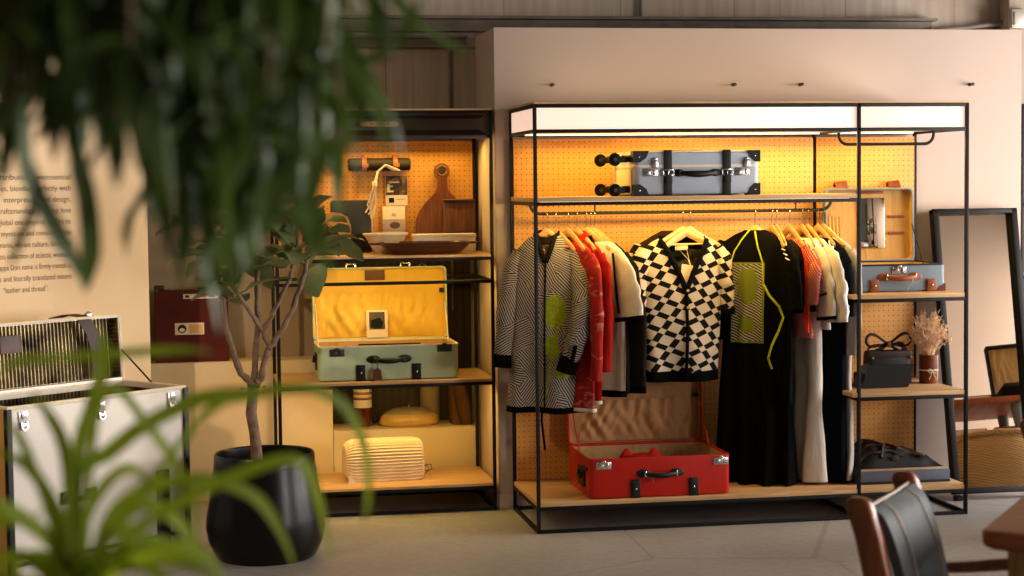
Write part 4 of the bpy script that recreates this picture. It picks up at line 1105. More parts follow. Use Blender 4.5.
for k in range(120):
    a = r2.uniform(0, 2 * pi); q = math.sqrt(r2.random()); sp = .115 * q
    hh = (.225 - .12 * q ** 1.6) * r2.uniform(.6, 1.05)
    b = Vector((.02 * cos(a) * q, .02 * sin(a) * q, .03)); tp = Vector((sp * cos(a), sp * sin(a), .135 + hh)); md = Vector((.030 * q * cos(a), .030 * q * sin(a), .15)); m2 = md.lerp(tp, .55) + Vector((0, 0, .012))
    mb.tube([b, md, m2, tp], [.0012, .0012, .0011, .0008], 4, cap=False)
    for j in range(15):
        p = m2.lerp(tp, j / 14) if j > 4 else md.lerp(m2, .5 + j / 10)
        d = Vector((r2.gauss(0, 1), r2.gauss(0, 1), r2.gauss(.3, .8))).normalized() * r2.uniform(.010, .024)
        q_ = p + d; s_ = d.cross(Vector((0, 0, 1))).normalized() * .0026
        mb.add([p - s_, p + s_, q_ + s_ * .6, q_ - s_ * .6, p + d * .5 + Vector((0, 0, .002))], [(0, 1, 2, 3), (0, 4, 3), (1, 2, 4)])
mb.build('dried_grass', M['grass'], vs)
fb = thing('flat_box', 'flat blue presentation box on the bottom plank under the black bag', 'box', (1.757, .09, .1395))
mb = MB(); mb.box((0, .17, .029), (.445, .34, .058), .003); mb.build('box_base', plain('dusty_blue_card', '#5b6277', .6, var=.06), fb)
mb = MB(); mb.box((0, .17, .0615), (.43, .325, .006), .002); mb.build('box_top', plain('pale_box_inside', '#b69b78', .7), fb)
mb = MB(); mb.box((0, -.001, .006), (.446, .004, .012), .001); mb.build('box_edge', M['navy'], fb)
bk = thing('backpack', 'black leather backpack lying flat on the blue box', 'backpack', (1.76, .10, .2047))
def bagf(u, v):
    x = -.225 + .43 * u; y = .03 + .25 * v
    e = (min(1, 5 * u, 4.5 * (1 - u)) ** .6) * (min(1, 4 * v, 4 * (1 - v)) ** .6)
    hgt = (.105 - .062 * max(0, u - .25) / .75) if u > .25 else .085 + .08 * u
    return (x, y, max(.002, e * (hgt + .014 * noise.noise((u * 5, v * 4, 2)) + .006 * noise.noise((u * 13, v * 9, 5)))))
mb = MB(); mb.grid(bagf, 44, 26); mb.grid(lambda u, v: (-.225 + .43 * u, .03 + .25 * v, .001), 2, 2); mb.build('bag_body', M['black'], bk, ang=180)
def onbag(u, v, d=.004): x, y, z = bagf(u, v); return (x, y, z + d)
mb = MB()
mb.tube([onbag(.06 + .5 * k / 12, .12 + .02 * sin(k)) for k in range(13)], .010, 8, flat=.5); mb.tube([onbag(.3 + .02 * k, .06 + .06 * k) for k in range(11)], .010, 8, flat=.6)
mb.tube([onbag(.12 + .035 * k, .8 - .055 * k) for k in range(12)], .010, 8, flat=.6); mb.build('shoulder_strap', M['brown'], bk)
mb = MB()
mb.tube([onbag(.10 + .8 * k / 24, .3 + .05 * sin(k * .5), .002) for k in range(25)], .0018, 5); mb.tube([onbag(.14 + .3 * k / 14, .55 + .02 * k, .002) for k in range(15)], .0018, 5); mb.build('stitching', M['tan'], bk)
mb = MB(); p = onbag(.74, .14, .008); mb.box(p, (.05, .022, .006), .002, rz=R(-30)); mb.build('strap_end', M['gun'], bk)
mb = MB(); p = onbag(.45, .08, .008); mb.box((p[0], p[1] - .008, p[2] - .01), (.036, .008, .03), .002); mb.build('buckle', M['gun'], bk)

# ================================================================ LEANING MIRROR
mr = thing('leaning_mirror', 'tall black framed mirror leaning on the cream wall behind the rack corner', 'mirror', (2.32, .335, .0))
AL = math.atan2(.27, 1.37)
MW, MH = .443, 1.397
MMx = Matrix.Translation((0, 0, .028)) @ Matrix.Rotation(-AL, 4, 'X')
mb = MB(); mb.M = MMx
fw, fd = .03, .05
for c, d in (((-MW / 2 + fw / 2, fd / 2 - .04, MH / 2), (fw, fd, MH)), ((MW / 2 - fw / 2, fd / 2 - .04, MH / 2), (fw, fd, MH)), ((0, fd / 2 - .04, MH - .012), (MW, fd, .024)), ((0, fd / 2 - .04, .015), (MW, fd, .03))): mb.box(c, d, .002)
mb.build('mirror_frame', M['metal'], mr)
mb = MB(); mb.M = MMx; mb.box((0, .0, MH / 2), (MW - .04, .006, MH - .04), .0); mb.build('mirror_pane', M['mirror'], mr)
mb = MB(); mb.M = MMx; mb.box((0, .007, MH / 2), (MW - .02, .006, MH - .02), .001); mb.build('backing', M['matte'], mr)
for s in (-1, 1):
    mb = MB(); mb.box((s * (MW / 2 - .03), -.006, .012), (.035, .04, .024), .003); mb.build('foot', M['metal'], mr)

# ================================================================= CLOTHES
GZ = RZ - .089
def lerp_rows(rows, z):
    for a, b in zip(rows, rows[1:]):
        if b[0] <= z <= a[0]:
            f = (a[0] - z) / (a[0] - b[0]); f = f * f * (3 - 2 * f) * .35 + f * .65
            return [a[i] + (b[i] - a[i]) * f for i in range(1, len(a))]
    return list(rows[-1][1:])
def spow(x, e): return math.copysign(abs(x) ** e, x)
class Garment:
    def __init__(s, name, label, cat, x, rz, group, y=.3, z=None):
        s.t = thing(name, label, cat, (x, y, GZ if z is None else z), R(rz), group)
    def body(s, rows, m, folds=.012, k=3.2, seed=1, n=60, nr=40, skip=None, name='bodice', wob=.012):
        s.rows = [tuple(r) + (0,) * (5 - len(r)) for r in rows]
        z0, z1 = rows[0][0], rows[-1][0]
        s.z0, s.z1 = z0, z1
        def fold(u, w, z):
            g = max(0, (z0 - z) / (z0 - z1)) ** 1.2
            return folds * g * sin(k * u / max(w, .01) * 2.2 + seed * 1.7 + 2 * noise.noise((u * 3, z * 1.5, seed))) + wob * noise.noise((u * 7 + seed, z * 5, seed * 3)) * min(1, g * 6)
        s.fold = fold
        loops, info = [], []
        for i in range(nr + 1):
            f = i / nr; f = f ** 1.35
            z = z0 + (z1 - z0) * f
            w, t_, du, dv = lerp_rows(s.rows, z)
            lp = []
            for j in range(n):
                a = 2 * pi * j / n
                u = w * spow(cos(a), .8); v = t_ * spow(sin(a), .8)
                lp.append((u + du, v + dv + fold(u, w, z), z + (.006 * noise.noise((u * 9, seed, 0)) if i == nr else 0)))
            loops.append(lp)
        mb = MB()
        vs = [p for l in loops for p in l]; fs = []
        for i in range(nr):
            for j in range(n):
                kx = (j + 1) % n
                q = (i * n + j, i * n + kx, (i + 1) * n + kx, (i + 1) * n + j)
                c = [sum(vs[p][d] for p in q) / 4 for d in range(3)]
                if skip and skip(c[0], c[2], j >= n // 2): continue
                fs.append(q)
        mb.add(vs, fs)
        s.o = mb.build(name, m, s.t, ang=180)
        s.bottom = loops[-1]
        return s
    def front(s, u, z, off=.005):
        w, t_, du, dv = lerp_rows(s.rows, z)
        q = min(.999, abs((u - du) / w))
        return (u, dv - t_ * (1 - q ** 2.5) ** .4 + s.fold(u - du, w, z) - off, z)
    def sleeve(s, pts, m, cuff=None, seed=1, cufflen=.05, name='sleeve', crease=.010):
        """pts: (u, v, z, ru, rv)"""
        P = []
        for a, b in zip(pts, pts[1:]):
            for k in range(6): f = k / 6; P.append([a[i] + (b[i] - a[i]) * f for i in range(5)])
        P.append(list(pts[-1]))
        loops = []
        for i, p in enumerate(P):
            a, b = P[max(0, i - 1)], P[min(len(P) - 1, i + 1)]
            tx, tz = b[0] - a[0], b[2] - a[2]; L = math.hypot(tx, tz) or 1
            ex, ez = -tz / L, tx / L
            lp = []
            for j in range(22):
                an = 2 * pi * j / 22
                c, d = cos(an), sin(an)
                g = 1 + (.10 * noise.noise((c * 1.5 + seed, d * 1.5, i * .35)) + .05 * sin(i * 1.5 + seed + c * 2)) * min(1, i / 4)
                lp.append((p[0] + ex * p[3] * c * g, p[1] + p[4] * d * g + crease * .5 * noise.noise((i * .5, c, seed)), p[2] + ez * p[3] * c * g))
            loops.append(lp)
        mb = MB(); mb.loft(loops, False, False)
        o = mb.build(name, m, s.t, ang=180)
        if cuff:
            l1 = loops[-1]; a, b = P[-2], P[-1]
            d = Vector((b[0] - a[0], b[1] - a[1], b[2] - a[2])).normalized() * cufflen
            c0 = Vector(b[:3])
            def sc(q, k): return c0 + (Vector(q) - c0) * k
            mb = MB(); mb.loft([[sc(q, 1.04) - d * .3 for q in l1], [sc(q, 1.06) for q in l1], [sc(q, 1.05) + d * .7 for q in l1], [sc(q, .98) + d * .7 for q in l1]], False, False)
            mb.build('cuff', cuff, o, ang=180)
        return o
    def hem(s, m, h=.02, name='hem'):
        lp = s.bottom; n = len(lp)
        mb = MB()
        cx = sum(p[0] for p in lp) / n; cy = sum(p[1] for p in lp) / n
        def sc(p, k, dz): return (p[0] + math.copysign(k, p[0] - cx), p[1] + math.copysign(k, p[1] - cy), p[2] + dz)
        mb.loft([[sc(p, .002, h * .5) for p in lp], [sc(p, .003, -h * .5) for p in lp], [sc(p, -.002, -h * .5) for p in lp]], False, False)
        mb.build(name, m, s.t, ang=180); return s
    def line(s, pts, m, r=.006, name='trim', flat=.6, off=.004):
        q = []
        for a, b in zip(pts, pts[1:]):
            for k in range(5): f = k / 5; q.append((a[0] + (b[0] - a[0]) * f, a[1] + (b[1] - a[1]) * f))
        q.append(pts[-1])
        mb = MB(); mb.tube([s.front(u, z, off) for u, z in q], r, 6)
        mb.build(name, m, s.t, ang=180); return s
    def collar(s, w, t_, h, m, name='collar', z=0):
        mb = MB(); n = 30
        def lp(k, zz): return [(w * k * cos(2 * pi * j / n), t_ * k * sin(2 * pi * j / n) - .004, z + zz - .03 * max(0, -sin(2 * pi * j / n))) for j in range(n)]
        mb.loft([lp(.95, -.01), lp(1.0, h), lp(1.12, h * .9), lp(1.35, -.02)], False, False)
        mb.build(name, m, s.t, ang=180); return s

def hanger(x, rz, label, group, hl=.15):
    t_ = thing('clothes_hanger', label, 'hanger', (x, .3, RZ), 0, group)
    mb = MB(); cz = -.0032
    p = [(0, .012 * cos(R(a)), cz + .012 * sin(R(a))) for a in range(-25, 186, 15)] + [(0, -.011, cz - .008), (0, -.004, -.026), (0, 0, -.036), (0, 0, -.085)]
    mb.tube(p, .0017, 6); mb.build('hook', M['chrome'], t_)
    mb = MB(); mb.M = Matrix.Rotation(R(rz), 4, 'Z')
    pts, rs = [], []
    for k in range(25):
        u = hl * (-1 + 2 * k / 24); q = abs(u) / hl
        pts.append((u, -.022 * q * q + .004, -.082 - .085 * q ** .92)); rs.append(.019 - .006 * q if q < .97 else .009)
    mb.tube(pts, rs, 10, flat=.55)
    mb.build('hanger_arms', M['hanger'], t_)
    mb = MB(); mb.M = Matrix.Rotation(R(rz), 4, 'Z'); mb.tube([(-hl * .87, -.012, -.150), (hl * .87, -.012, -.150)], .005, 8); mb.build('trouser_bar', M['hanger'], t_)
    return t_

# --- striped coat, nearest the left end
hanger(.111, -22, 'wooden hanger under the striped coat, first from the left end of the rail', 'wooden hangers on the rail', .125)
g = Garment('shirt_coat', 'long black and white striped coat with lime flower print, first on the rail', 'coat', .111, -22, 'clothes on the rail')
g.body([(.0, .05, .034), (-.03, .10, .05), (-.08, .145, .058), (-.14, .163, .064), (-.32, .165, .07), (-.6, .180, .075), (-.805, .195, .08)], M['coat'], folds=.018, k=3, seed=2,
       skip=lambda u, z, fr: fr and z > -.13 and abs(u - .005) < .034 * (1 + z / .13))
g.hem(M['blackcloth'], .028)
g.collar(.052, .04, .014, M['charcoal'])
g.line([(.045, -.012), (.028, -.07), (.006, -.13)], M['charcoal'], .012, 'lapel'); g.line([(-.04, -.012), (-.022, -.07), (.002, -.13)], M['charcoal'], .012, 'lapel')
g.line([(.003, -.13), (.0, -.4), (-.006, -.8)], M['charcoal'], .004, 'placket')
g.sleeve([(-.12, 0, -.085, .04, .045), (-.155, -.005, -.17, .052, .05), (-.185, -.02, -.36, .052, .05), (-.205, -.04, -.57, .042, .042)], M['coat'], M['blackcloth'], 3, .06)
g.sleeve([(.125, -.005, -.09, .04, .045), (.165, -.03, -.18, .052, .05), (.180, -.075, -.32, .054, .05), (.155, -.11, -.46, .050, .046), (.120, -.125, -.575, .042, .042)], M['coat'], M['blackcloth'], 5, .075)
mb = MB(); mb.tube([(.155, -.165, -.50), (.15, -.172, -.53), (.14, -.172, -.57)], .010, 6); mb.build('cuff_tab', M['blackcloth'], g.t)
mb = MB(); mb.tube([(-.03, .0, -.77), (-.035, -.0, -.86), (-.02, .0, -1.0)], .006, 6); mb.build('loose_ribbon', M['blackcloth'], g.t)

def thin_rows(length, w=.2, t_=.022, flare=.01, tb=.03):
    return [(-.04, .095, t_ * .9), (-.052, .13, t_), (-.08, .172, t_), (-.13, w, t_), (-.25, w, t_ * 1.1), (-.5 * (1 if length > .6 else .8), w + flare * .4, (t_ + tb) / 2), (-length, w + flare, tb)]
def long_sleeve(L=.6, r=.042, out=.05, side=1, v=0):
    return [(side * .165, v, -.10, .03, .020), (side * (.195 + out * .3), v, -.17, .042, .022), (side * (.215 + out * .8), v - .01, -L * .55, r, .026), (side * (.215 + out), v - .02, -L, r * .85, .024)]
def short_sleeve(L=.3, out=.07, r=.055, side=1):
    return [(side * .162, 0, -.095, .03, .020), (side * (.19 + out * .3), 0, -.16, .046, .024), (side * (.205 + out * .7), -.005, -L * .66, r, .024), (side * (.21 + out), -.01, -L, r * 1.15, .022)]

hanger(.150, -60, 'wooden hanger close behind the striped coat, second from the left end', 'wooden hangers on the rail')
hanger(.208, -66, 'wooden hanger holding the red blouse with white print', 'wooden hangers on the rail')
g = Garment('blouse', 'red blouse with blurry white print beside the striped coat', 'blouse', .208, -66, 'clothes on the rail')
g.body(thin_rows(.80, .165, .022, .015), M['redprint'], .014, 4, 3); g.sleeve(long_sleeve(.66, .036, .02), M['redprint'], None, 2); g.sleeve(long_sleeve(.66, side=-1), M['redprint'], None, 4); g.hem(M['whitecloth'], .016)
hanger(.250, -62, 'wooden hanger holding the plain red dress', 'wooden hangers on the rail')
g = Garment('dress', 'plain red long blouse with pale hem edge, right of the red print blouse', 'blouse', .256, -66, 'clothes on the rail')
g.body(thin_rows(.765, .165, .022, .012), M['redcloth'], .014, 4, 5); g.sleeve(long_sleeve(.6, .034, .012), M['redcloth'], M['redcloth'], 6, .03); g.sleeve(long_sleeve(.6, side=-1), M['redcloth'], None, 7)
g.hem(M['whitecloth'], .016); g.collar(.052, .024, .008, M['redcloth'])
hanger(.294, -50, 'wooden hanger holding the ecru top with black trim', 'wooden hangers on the rail')
g = Garment('blouse', 'ecru linen top with black trim on neck and wide short sleeve', 'blouse', .294, -50, 'clothes on the rail')
g.body([(a, b, c, .045 if a < -.1 else .03) for a, b, c in thin_rows(.715, .175, .022, .0)], M['ecru'], .010, 3, 6)
g.sleeve([(.19, -.005, -.10, .025, .018), (.225, -.01, -.17, .048, .020), (.248, -.015, -.27, .064, .022), (.262, -.02, -.38, .076, .022)], M['ecru'], M['blackcloth'], 8, .02)
g.sleeve(short_sleeve(.34, side=-1), M['ecru'], M['blackcloth'], 9, .02)
g.line([(.05, -.012), (.075, -.10), (.07, -.2), (.055, -.30)], M['blackcloth'], .008, 'neck_trim'); g.line([(.055, -.3), (.10, -.34), (.12, -.37)], M['blackcloth'], .007, 'neck_trim')
mb = MB(); mb.tube([(.175, -.034, -.09), (.188, -.040, -.16), (.20, -.044, -.26), (.215, -.045, -.36)], .006, 6); mb.build('sleeve_trim', M['blackcloth'], g.t)
hanger(.315, -44, 'wooden hanger half hidden behind the ecru top', 'wooden hangers on the rail')
g = Garment('blouse', 'black top whose hem shows just below the ecru top', 'shirt', .315, -44, 'clothes on the rail')
g.body(thin_rows(.75, .17, .02), M['blackcloth'], .01, 3, 8)
hanger(.332, -52, 'wooden hanger holding the black jacket, last of the left group', 'wooden hangers on the rail')
g = Garment('jacket', 'black jacket with long sleeve hanging between ecru top and check cardigan', 'jacket', .332, -52, 'clothes on the rail')
g.body(thin_rows(.73, .19, .026), M['charcoal'], .01, 3, 4); g.sleeve(long_sleeve(.70, .050, .045), M['charcoal'], M['blackcloth'], 3, .03); g.sleeve(long_sleeve(.6, side=-1), M['charcoal'], None, 2)

# --- geometric cardigan facing the room
hanger(.752, 2, 'wooden hanger holding the geometric cardigan, facing the room', 'wooden hangers on the rail')
g = Garment('cardigan', 'short sleeved black and cream geometric cardigan facing the room, black V neck', 'cardigan', .745, 2, 'clothes on the rail')
vn = lambda u, z, fr: fr and z > -.262 and abs(u) < .125 * (1 - (-z / .262)) + .002
g.body([(-.03, .105, .036), (-.05, .145, .046), (-.075, .176, .056), (-.115, .192, .062), (-.3, .190, .066), (-.55, .182, .064), (-.672, .176, .058)], M['check'], .012, 2.6, 2, skip=vn, wob=.008)
g.hem(M['blackcloth'], .05, 'ribbed_hem')
g.line([(.112, -.042), (.080, -.10), (.040, -.18), (.004, -.265)], M['blackcloth'], .013, 'neckband'); g.line([(-.112, -.042), (-.080, -.10), (-.040, -.18), (-.004, -.265)], M['blackcloth'], .013, 'neckband')
g.line([(0, -.26), (.004, -.45), (.0, -.67)], M['blackcloth'], .008, 'placket')
mb = MB()
mb.loft([[(.112 * cos(a), .036 * sin(a) + dv, -.026 + dz) for a in [pi * k / 16 for k in range(17)]] for dz, dv in ((-.045, .004), (0, .0), (.004, -.006), (-.01, -.014))], False, False, closed=False); mb.build('back_neckband', M['blackcloth'], g.t)
for k in range(2):
    p_ = g.front(.004, -.272 - .078 * k, .012); mb = MB(); mb.M = Matrix.Translation(p_) @ Matrix.Rotation(R(90), 4, 'X'); mb.lathe([(.001, 0), (.007, 0), (.007, .003), (.001, .004)], n=12); mb.build('button', M['peachcloth'], g.t)
for s in (-1, 1):
    g.sleeve([(s * .165, .005, -.075, .03, .045), (s * .195, .005, -.13, .045, .055), (s * .212, .0, -.26, .040, .055), (s * .216, -.005, -.37, .038, .05)], M['check'], M['blackcloth'], 3 + s, .03)
mb = MB(); mb.box((.01, .030, -.075), (.062, .002, .03), .0005); mb.build('neck_label', M['tag'], g.t)
mb = MB(); mb.prism([(-.012, -.15), (.07, -.165), (.03, -.262), (-.02, -.215)], -.046, -.044); mb.build('price_tag', M['tag'], g.t)
mb = MB(); mb.tube([(.0, .025, -.09), (.025, -.02, -.13), (.03, -.045, -.16)], .0012, 5); mb.tube([(.035, .025, -.09), (.03, -.02, -.13), (.03, -.045, -.16)], .0012, 5); mb.build('tag_string', M['tag'], g.t)
hanger(.787, 9, 'wooden hanger glimpsed just behind the cardigan hanger', 'wooden hangers on the rail')
g = Garment('cardigan', 'dark brown top hidden behind the geometric cardigan, its shoulders showing', 'top', .775, 9, 'clothes on the rail')
g.body([(a, b, c, d, .10) for a, b, c, d, e in [(0, .07, .02, -.02, 0), (-.03, .13, .025, -.02, 0), (-.06, .185, .03, -.02, 0), (-.12, .205, .032, -.02, 0), (-.4, .205, .034, -.0, 0), (-.64, .20, .034, 0, 0)]], cloth('dark_brown_knit', '#2a1c14'), .008, 3, 3)
g.sleeve([(-.19, .10, -.07, .035, .03), (-.235, .10, -.15, .05, .032), (-.25, .1, -.3, .05, .032)], M['check'], None, 2); g.sleeve([(.17, .10, -.07, .035, .03), (.2, .10, -.2, .045, .03), (.205, .1, -.52, .04, .03)], M['blackcloth'], None, 4)

# --- right hand group
hanger(1.101, -36, 'wooden hanger holding the long black dress with lime ribbon', 'wooden hangers on the rail')
g = Garment('dress', 'long black dress with striped chest panel and loose lime ribbon', 'dress', 1.101, -36, 'clothes on the rail')
g.body([(.0, .05, .03), (-.03, .115, .04), (-.07, .172, .045), (-.12, .178, .048), (-.3, .160, .055), (-.52, .160, .06), (-.8, .185, .075), (-1.18, .205, .10)], M['blackcloth'], .035, 5.5, 4, n=84)
mb = MB()
def pf(u, v):
    U = -.100 + .165 * u; Z = -.150 - .375 * v
    q = g.front(U, Z, .004); return (q[0] + .02, q[1], q[2])
mb.grid(pf, 14, 24); o = mb.build('chest_panel', M['print'], g.t, ang=180); o.location = (-.02, 0, 0)
g.line([(-.015, -.0), (-.05, -.045), (-.085, -.1), (-.105, -.16)], M['lime'], .0042, 'lime_trim', off=.006); g.line([(.012, -.005), (.03, -.08), (.055, -.15), (.06, -.25)], M['lime'], .0042, 'lime_trim', off=.006)
mb = MB(); a = Vector(g.front(.06, -.25, .008))
mb.tube([a, a + Vector((.035, -.02, -.05)), a + Vector((.085, -.03, -.10)), a + Vector((.105, -.03, -.15)), a + Vector((.085, -.035, -.21)), a + Vector((.05, -.03, -.28)), a + Vector((.032, -.03, -.34)), a + Vector((.05, -.03, -.39))], .007, 6, flat=.5); mb.build('lime_ribbon', M['lime'], g.t)
g.sleeve([(.15, 0, -.06, .03, .03), (.20, -.005, -.13, .05, .038), (.23, -.01, -.26, .052, .04), (.245, -.01, -.38, .05, .04)], M['charcoal'], None, 4); g.sleeve([(-.15, 0, -.06, .03, .03), (-.19, 0, -.13, .045, .035), (-.2, 0, -.24, .045, .035)], M['charcoal'], None, 6)
hanger(1.182, -80, 'wooden hanger holding the black top with white shoulder stitch', 'wooden hangers on the rail')
g = Garment('dress', 'black top with small white stitches on its shoulder, behind the black dress', 'top', 1.182, -80, 'clothes on the rail')
g.body(thin_rows(.80, .185, .024), M['blackcloth'], .012, 3, 6); g.sleeve(short_sleeve(.36, .03, .05), M['blackcloth'], None, 5)
for k in range(3):
    mb = MB(); mb.tube([(.16 + .02 * k, -.034 - .002 * k, -.085 - .02 * k), (.185 + .02 * k, -.032, -.09 - .022 * k)], .003, 5); mb.build('stitch', M['whitecloth'], g.t)
hanger(1.204, -84, 'wooden hanger holding the long dark skirt dress', 'wooden hangers on the rail')
g = Garment('dress', 'long plain black dress squeezed behind the black top', 'dress', 1.204, -84, 'clothes on the rail')
g.body(thin_rows(1.165, .145, .024, .0, .035), M['blackcloth'], .014, 4, 7)
hanger(1.268, -76, 'wooden hanger holding the red and white woven top', 'wooden hangers on the rail')
g = Garment('blouse', 'red and white woven top with bright coral front edge', 'top', 1.268, -76, 'clothes on the rail')
g.body(thin_rows(.50, .17, .022), M['reddot'], .008, 3, 8); g.sleeve(long_sleeve(.34, .045, .01), M['reddot'], None, 7)
mb = MB(); mb.loft([[(x, -.03 - .012 * i / 5, z), (x + wd, -.036 - .012 * i / 5, z - .006)] + [(x + wd, -.03 - .012 * i / 5, z - .006), (x, -.024 - .012 * i / 5, z)] for i, (x, z, wd) in enumerate(((.13, -.06, .02), (.17, -.13, .025), (.185, -.24, .03), (.175, -.34, .05), (.165, -.40, .06), (.20, -.46, .03)))]); mb.build('coral_edge', M['coral'], g.t)
hanger(1.330, -80, 'wooden hanger holding the long white dress', 'wooden hangers on the rail')
g = Garment('dress', 'long white dress with navy trim on the short sleeve', 'dress', 1.330, -80, 'clothes on the rail')
g.body(thin_rows(1.175, .165, .030, .01, .055), M['whitecloth'], .022, 4.5, 2, n=72); g.sleeve(short_sleeve(.40, .035, .066), M['whitecloth'], M['navycloth'], 8, .016); g.sleeve(short_sleeve(.36, side=-1), M['whitecloth'], None, 5)
mb = MB(); mb.tube([(.175, -.036, -.31), (.24, -.05, -.30), (.305, -.046, -.285)], .0055, 6); mb.build('sleeve_stripe', M['navycloth'], g.t)
hanger(1.360, -76, 'wooden hanger holding the white blouse with wide sleeve', 'wooden hangers on the rail')
g = Garment('blouse', 'white blouse with wide draped sleeve, between white dress and navy dress', 'blouse', 1.360, -76, 'clothes on the rail')
g.body(thin_rows(.46, .19, .026), M['whitecloth'], .014, 4, 5); g.sleeve([(.175, -.005, -.09, .03, .022), (.22, -.01, -.16, .055, .028), (.262, -.015, -.28, .07, .030), (.272, -.018, -.42, .072, .028)], M['whitecloth'], None, 7, crease=.03)
hanger(1.408, -72, 'wooden hanger holding the navy dress with white dashes', 'wooden hangers on the rail')
g = Garment('dress', 'long navy dress with white dashes on sleeve and shoulder', 'dress', 1.408, -72, 'clothes on the rail')
g.body(thin_rows(1.178, .19, .028, -.01, .05), M['navycloth'], .02, 4, 3, n=72); g.sleeve(short_sleeve(.40, .012, .045), M['navycloth'], None, 3)
for (u, z, dx, dz) in ((.13, -.05, .02, -.05), (.17, -.12, .04, -.03), (.2, -.15, .03, -.05), (.2, -.27, .05, .0), (.24, -.33, .045, -.02)):
    mb = MB(); mb.tube([(u, -.036, z), (u + dx, -.042, z + dz)], .0035, 5); mb.build('white_dash', M['whitecloth'], g.t)
hanger(1.436, -64, 'wooden hanger holding the pale grey shirt dress, last on the rail', 'wooden hangers on the rail')
g = Garment('dress', 'pale grey shirt dress, last on the rail beside the divider post', 'dress', 1.436, -64, 'clothes on the rail')
g.body(thin_rows(1.17, .185, .024, .0, .04), M['greycloth'], .02, 4, 9, n=72); g.sleeve(long_sleeve(.58, .04, -.01), M['greycloth'], None, 3)

# ================================================================= PLANTS
def leaf(mb, base, d, L, wd, droop=.5, roll=0, nu=8, cup=.18):
    """broad leaf on a short stalk"""
    d = Vector(d).normalized()
    sd = d.cross(Vector((0, 0, 1)))
    if sd.length < .1: sd = Vector((1, 0, 0))
    sd.normalize(); sd = Matrix.Rotation(roll, 3, d) @ sd
    up = sd.cross(d).normalized()
    p = Vector(base); rows = []
    st = L * .18
    mb.tube([p, p + d * st * .5, p + d * st], .0035, 5, cap=False)
    p = p + d * st
    cur = d.copy()
    for i in range(nu + 1):
        f = i / nu
        w = wd * .5 * (sin(pi * min(.985, f * .94 + .045) ** .85)) ** .8
        nrm = sd.cross(cur).normalized()
        wv = .004 * sin(i * 2.1 + roll * 7)
        rows.append([p - sd * w + nrm * (w * cup + wv), p - sd * w * .5 + nrm * w * cup * .35, p.copy(), p + sd * w * .5 + nrm * w * cup * .35, p + sd * w + nrm * (w * cup - wv)])
        p = p + cur * (L * .82 / nu)
        cur = (cur + Vector((0, 0, -1)) * droop / nu).normalized()
    vs = [q for r in rows for q in r]
    fs = [(i * 5 + j, i * 5 + j + 1, i * 5 + j + 6, i * 5 + j + 5) for i in range(nu) for j in range(4)]
    mb.add(vs, fs)
def ball(rn, zlo=-.2):
    a = rn.uniform(0, 2 * pi); z = rn.uniform(zlo, .9); r = math.sqrt(max(0, 1 - z * z))
    return Vector((r * cos(a), r * sin(a), z))
A_ = [(-1.249, -.2, .729), (-1.298, -.2, .773), (-1.352, -.2, .954), (-1.38, -.2, 1.18), (-1.397, -.2, 1.334), (-1.431, -.2, 1.458)]
B_ = [(-1.245, -.2, .738), (-1.223, -.18, .972), (-1.224, -.17, 1.164), (-1.216, -.17, 1.331), (-1.225, -.17, 1.539)]
C_ = [(-1.245, -.2, .729), (-1.215, -.21, .749), (-1.188, -.21, .87), (-1.163, -.21, .899), (-1.081, -.22, 1.031), (-1.026, -.23, 1.194), (-1.01, -.23, 1.285), (-.991, -.23, 1.40)]
C2 = [(-1.179, -.21, .891), (-1.203, -.2, .95), (-1.15, -.23, 1.05), (-1.087, -.24, 1.174), (-1.055, -.24, 1.316), (-1.06, -.24, 1.47)]
C3 = [(-1.203, -.2, .95), (-1.255, -.24, 1.031), (-1.327, -.26, 1.15), (-1.34, -.26, 1.291)]
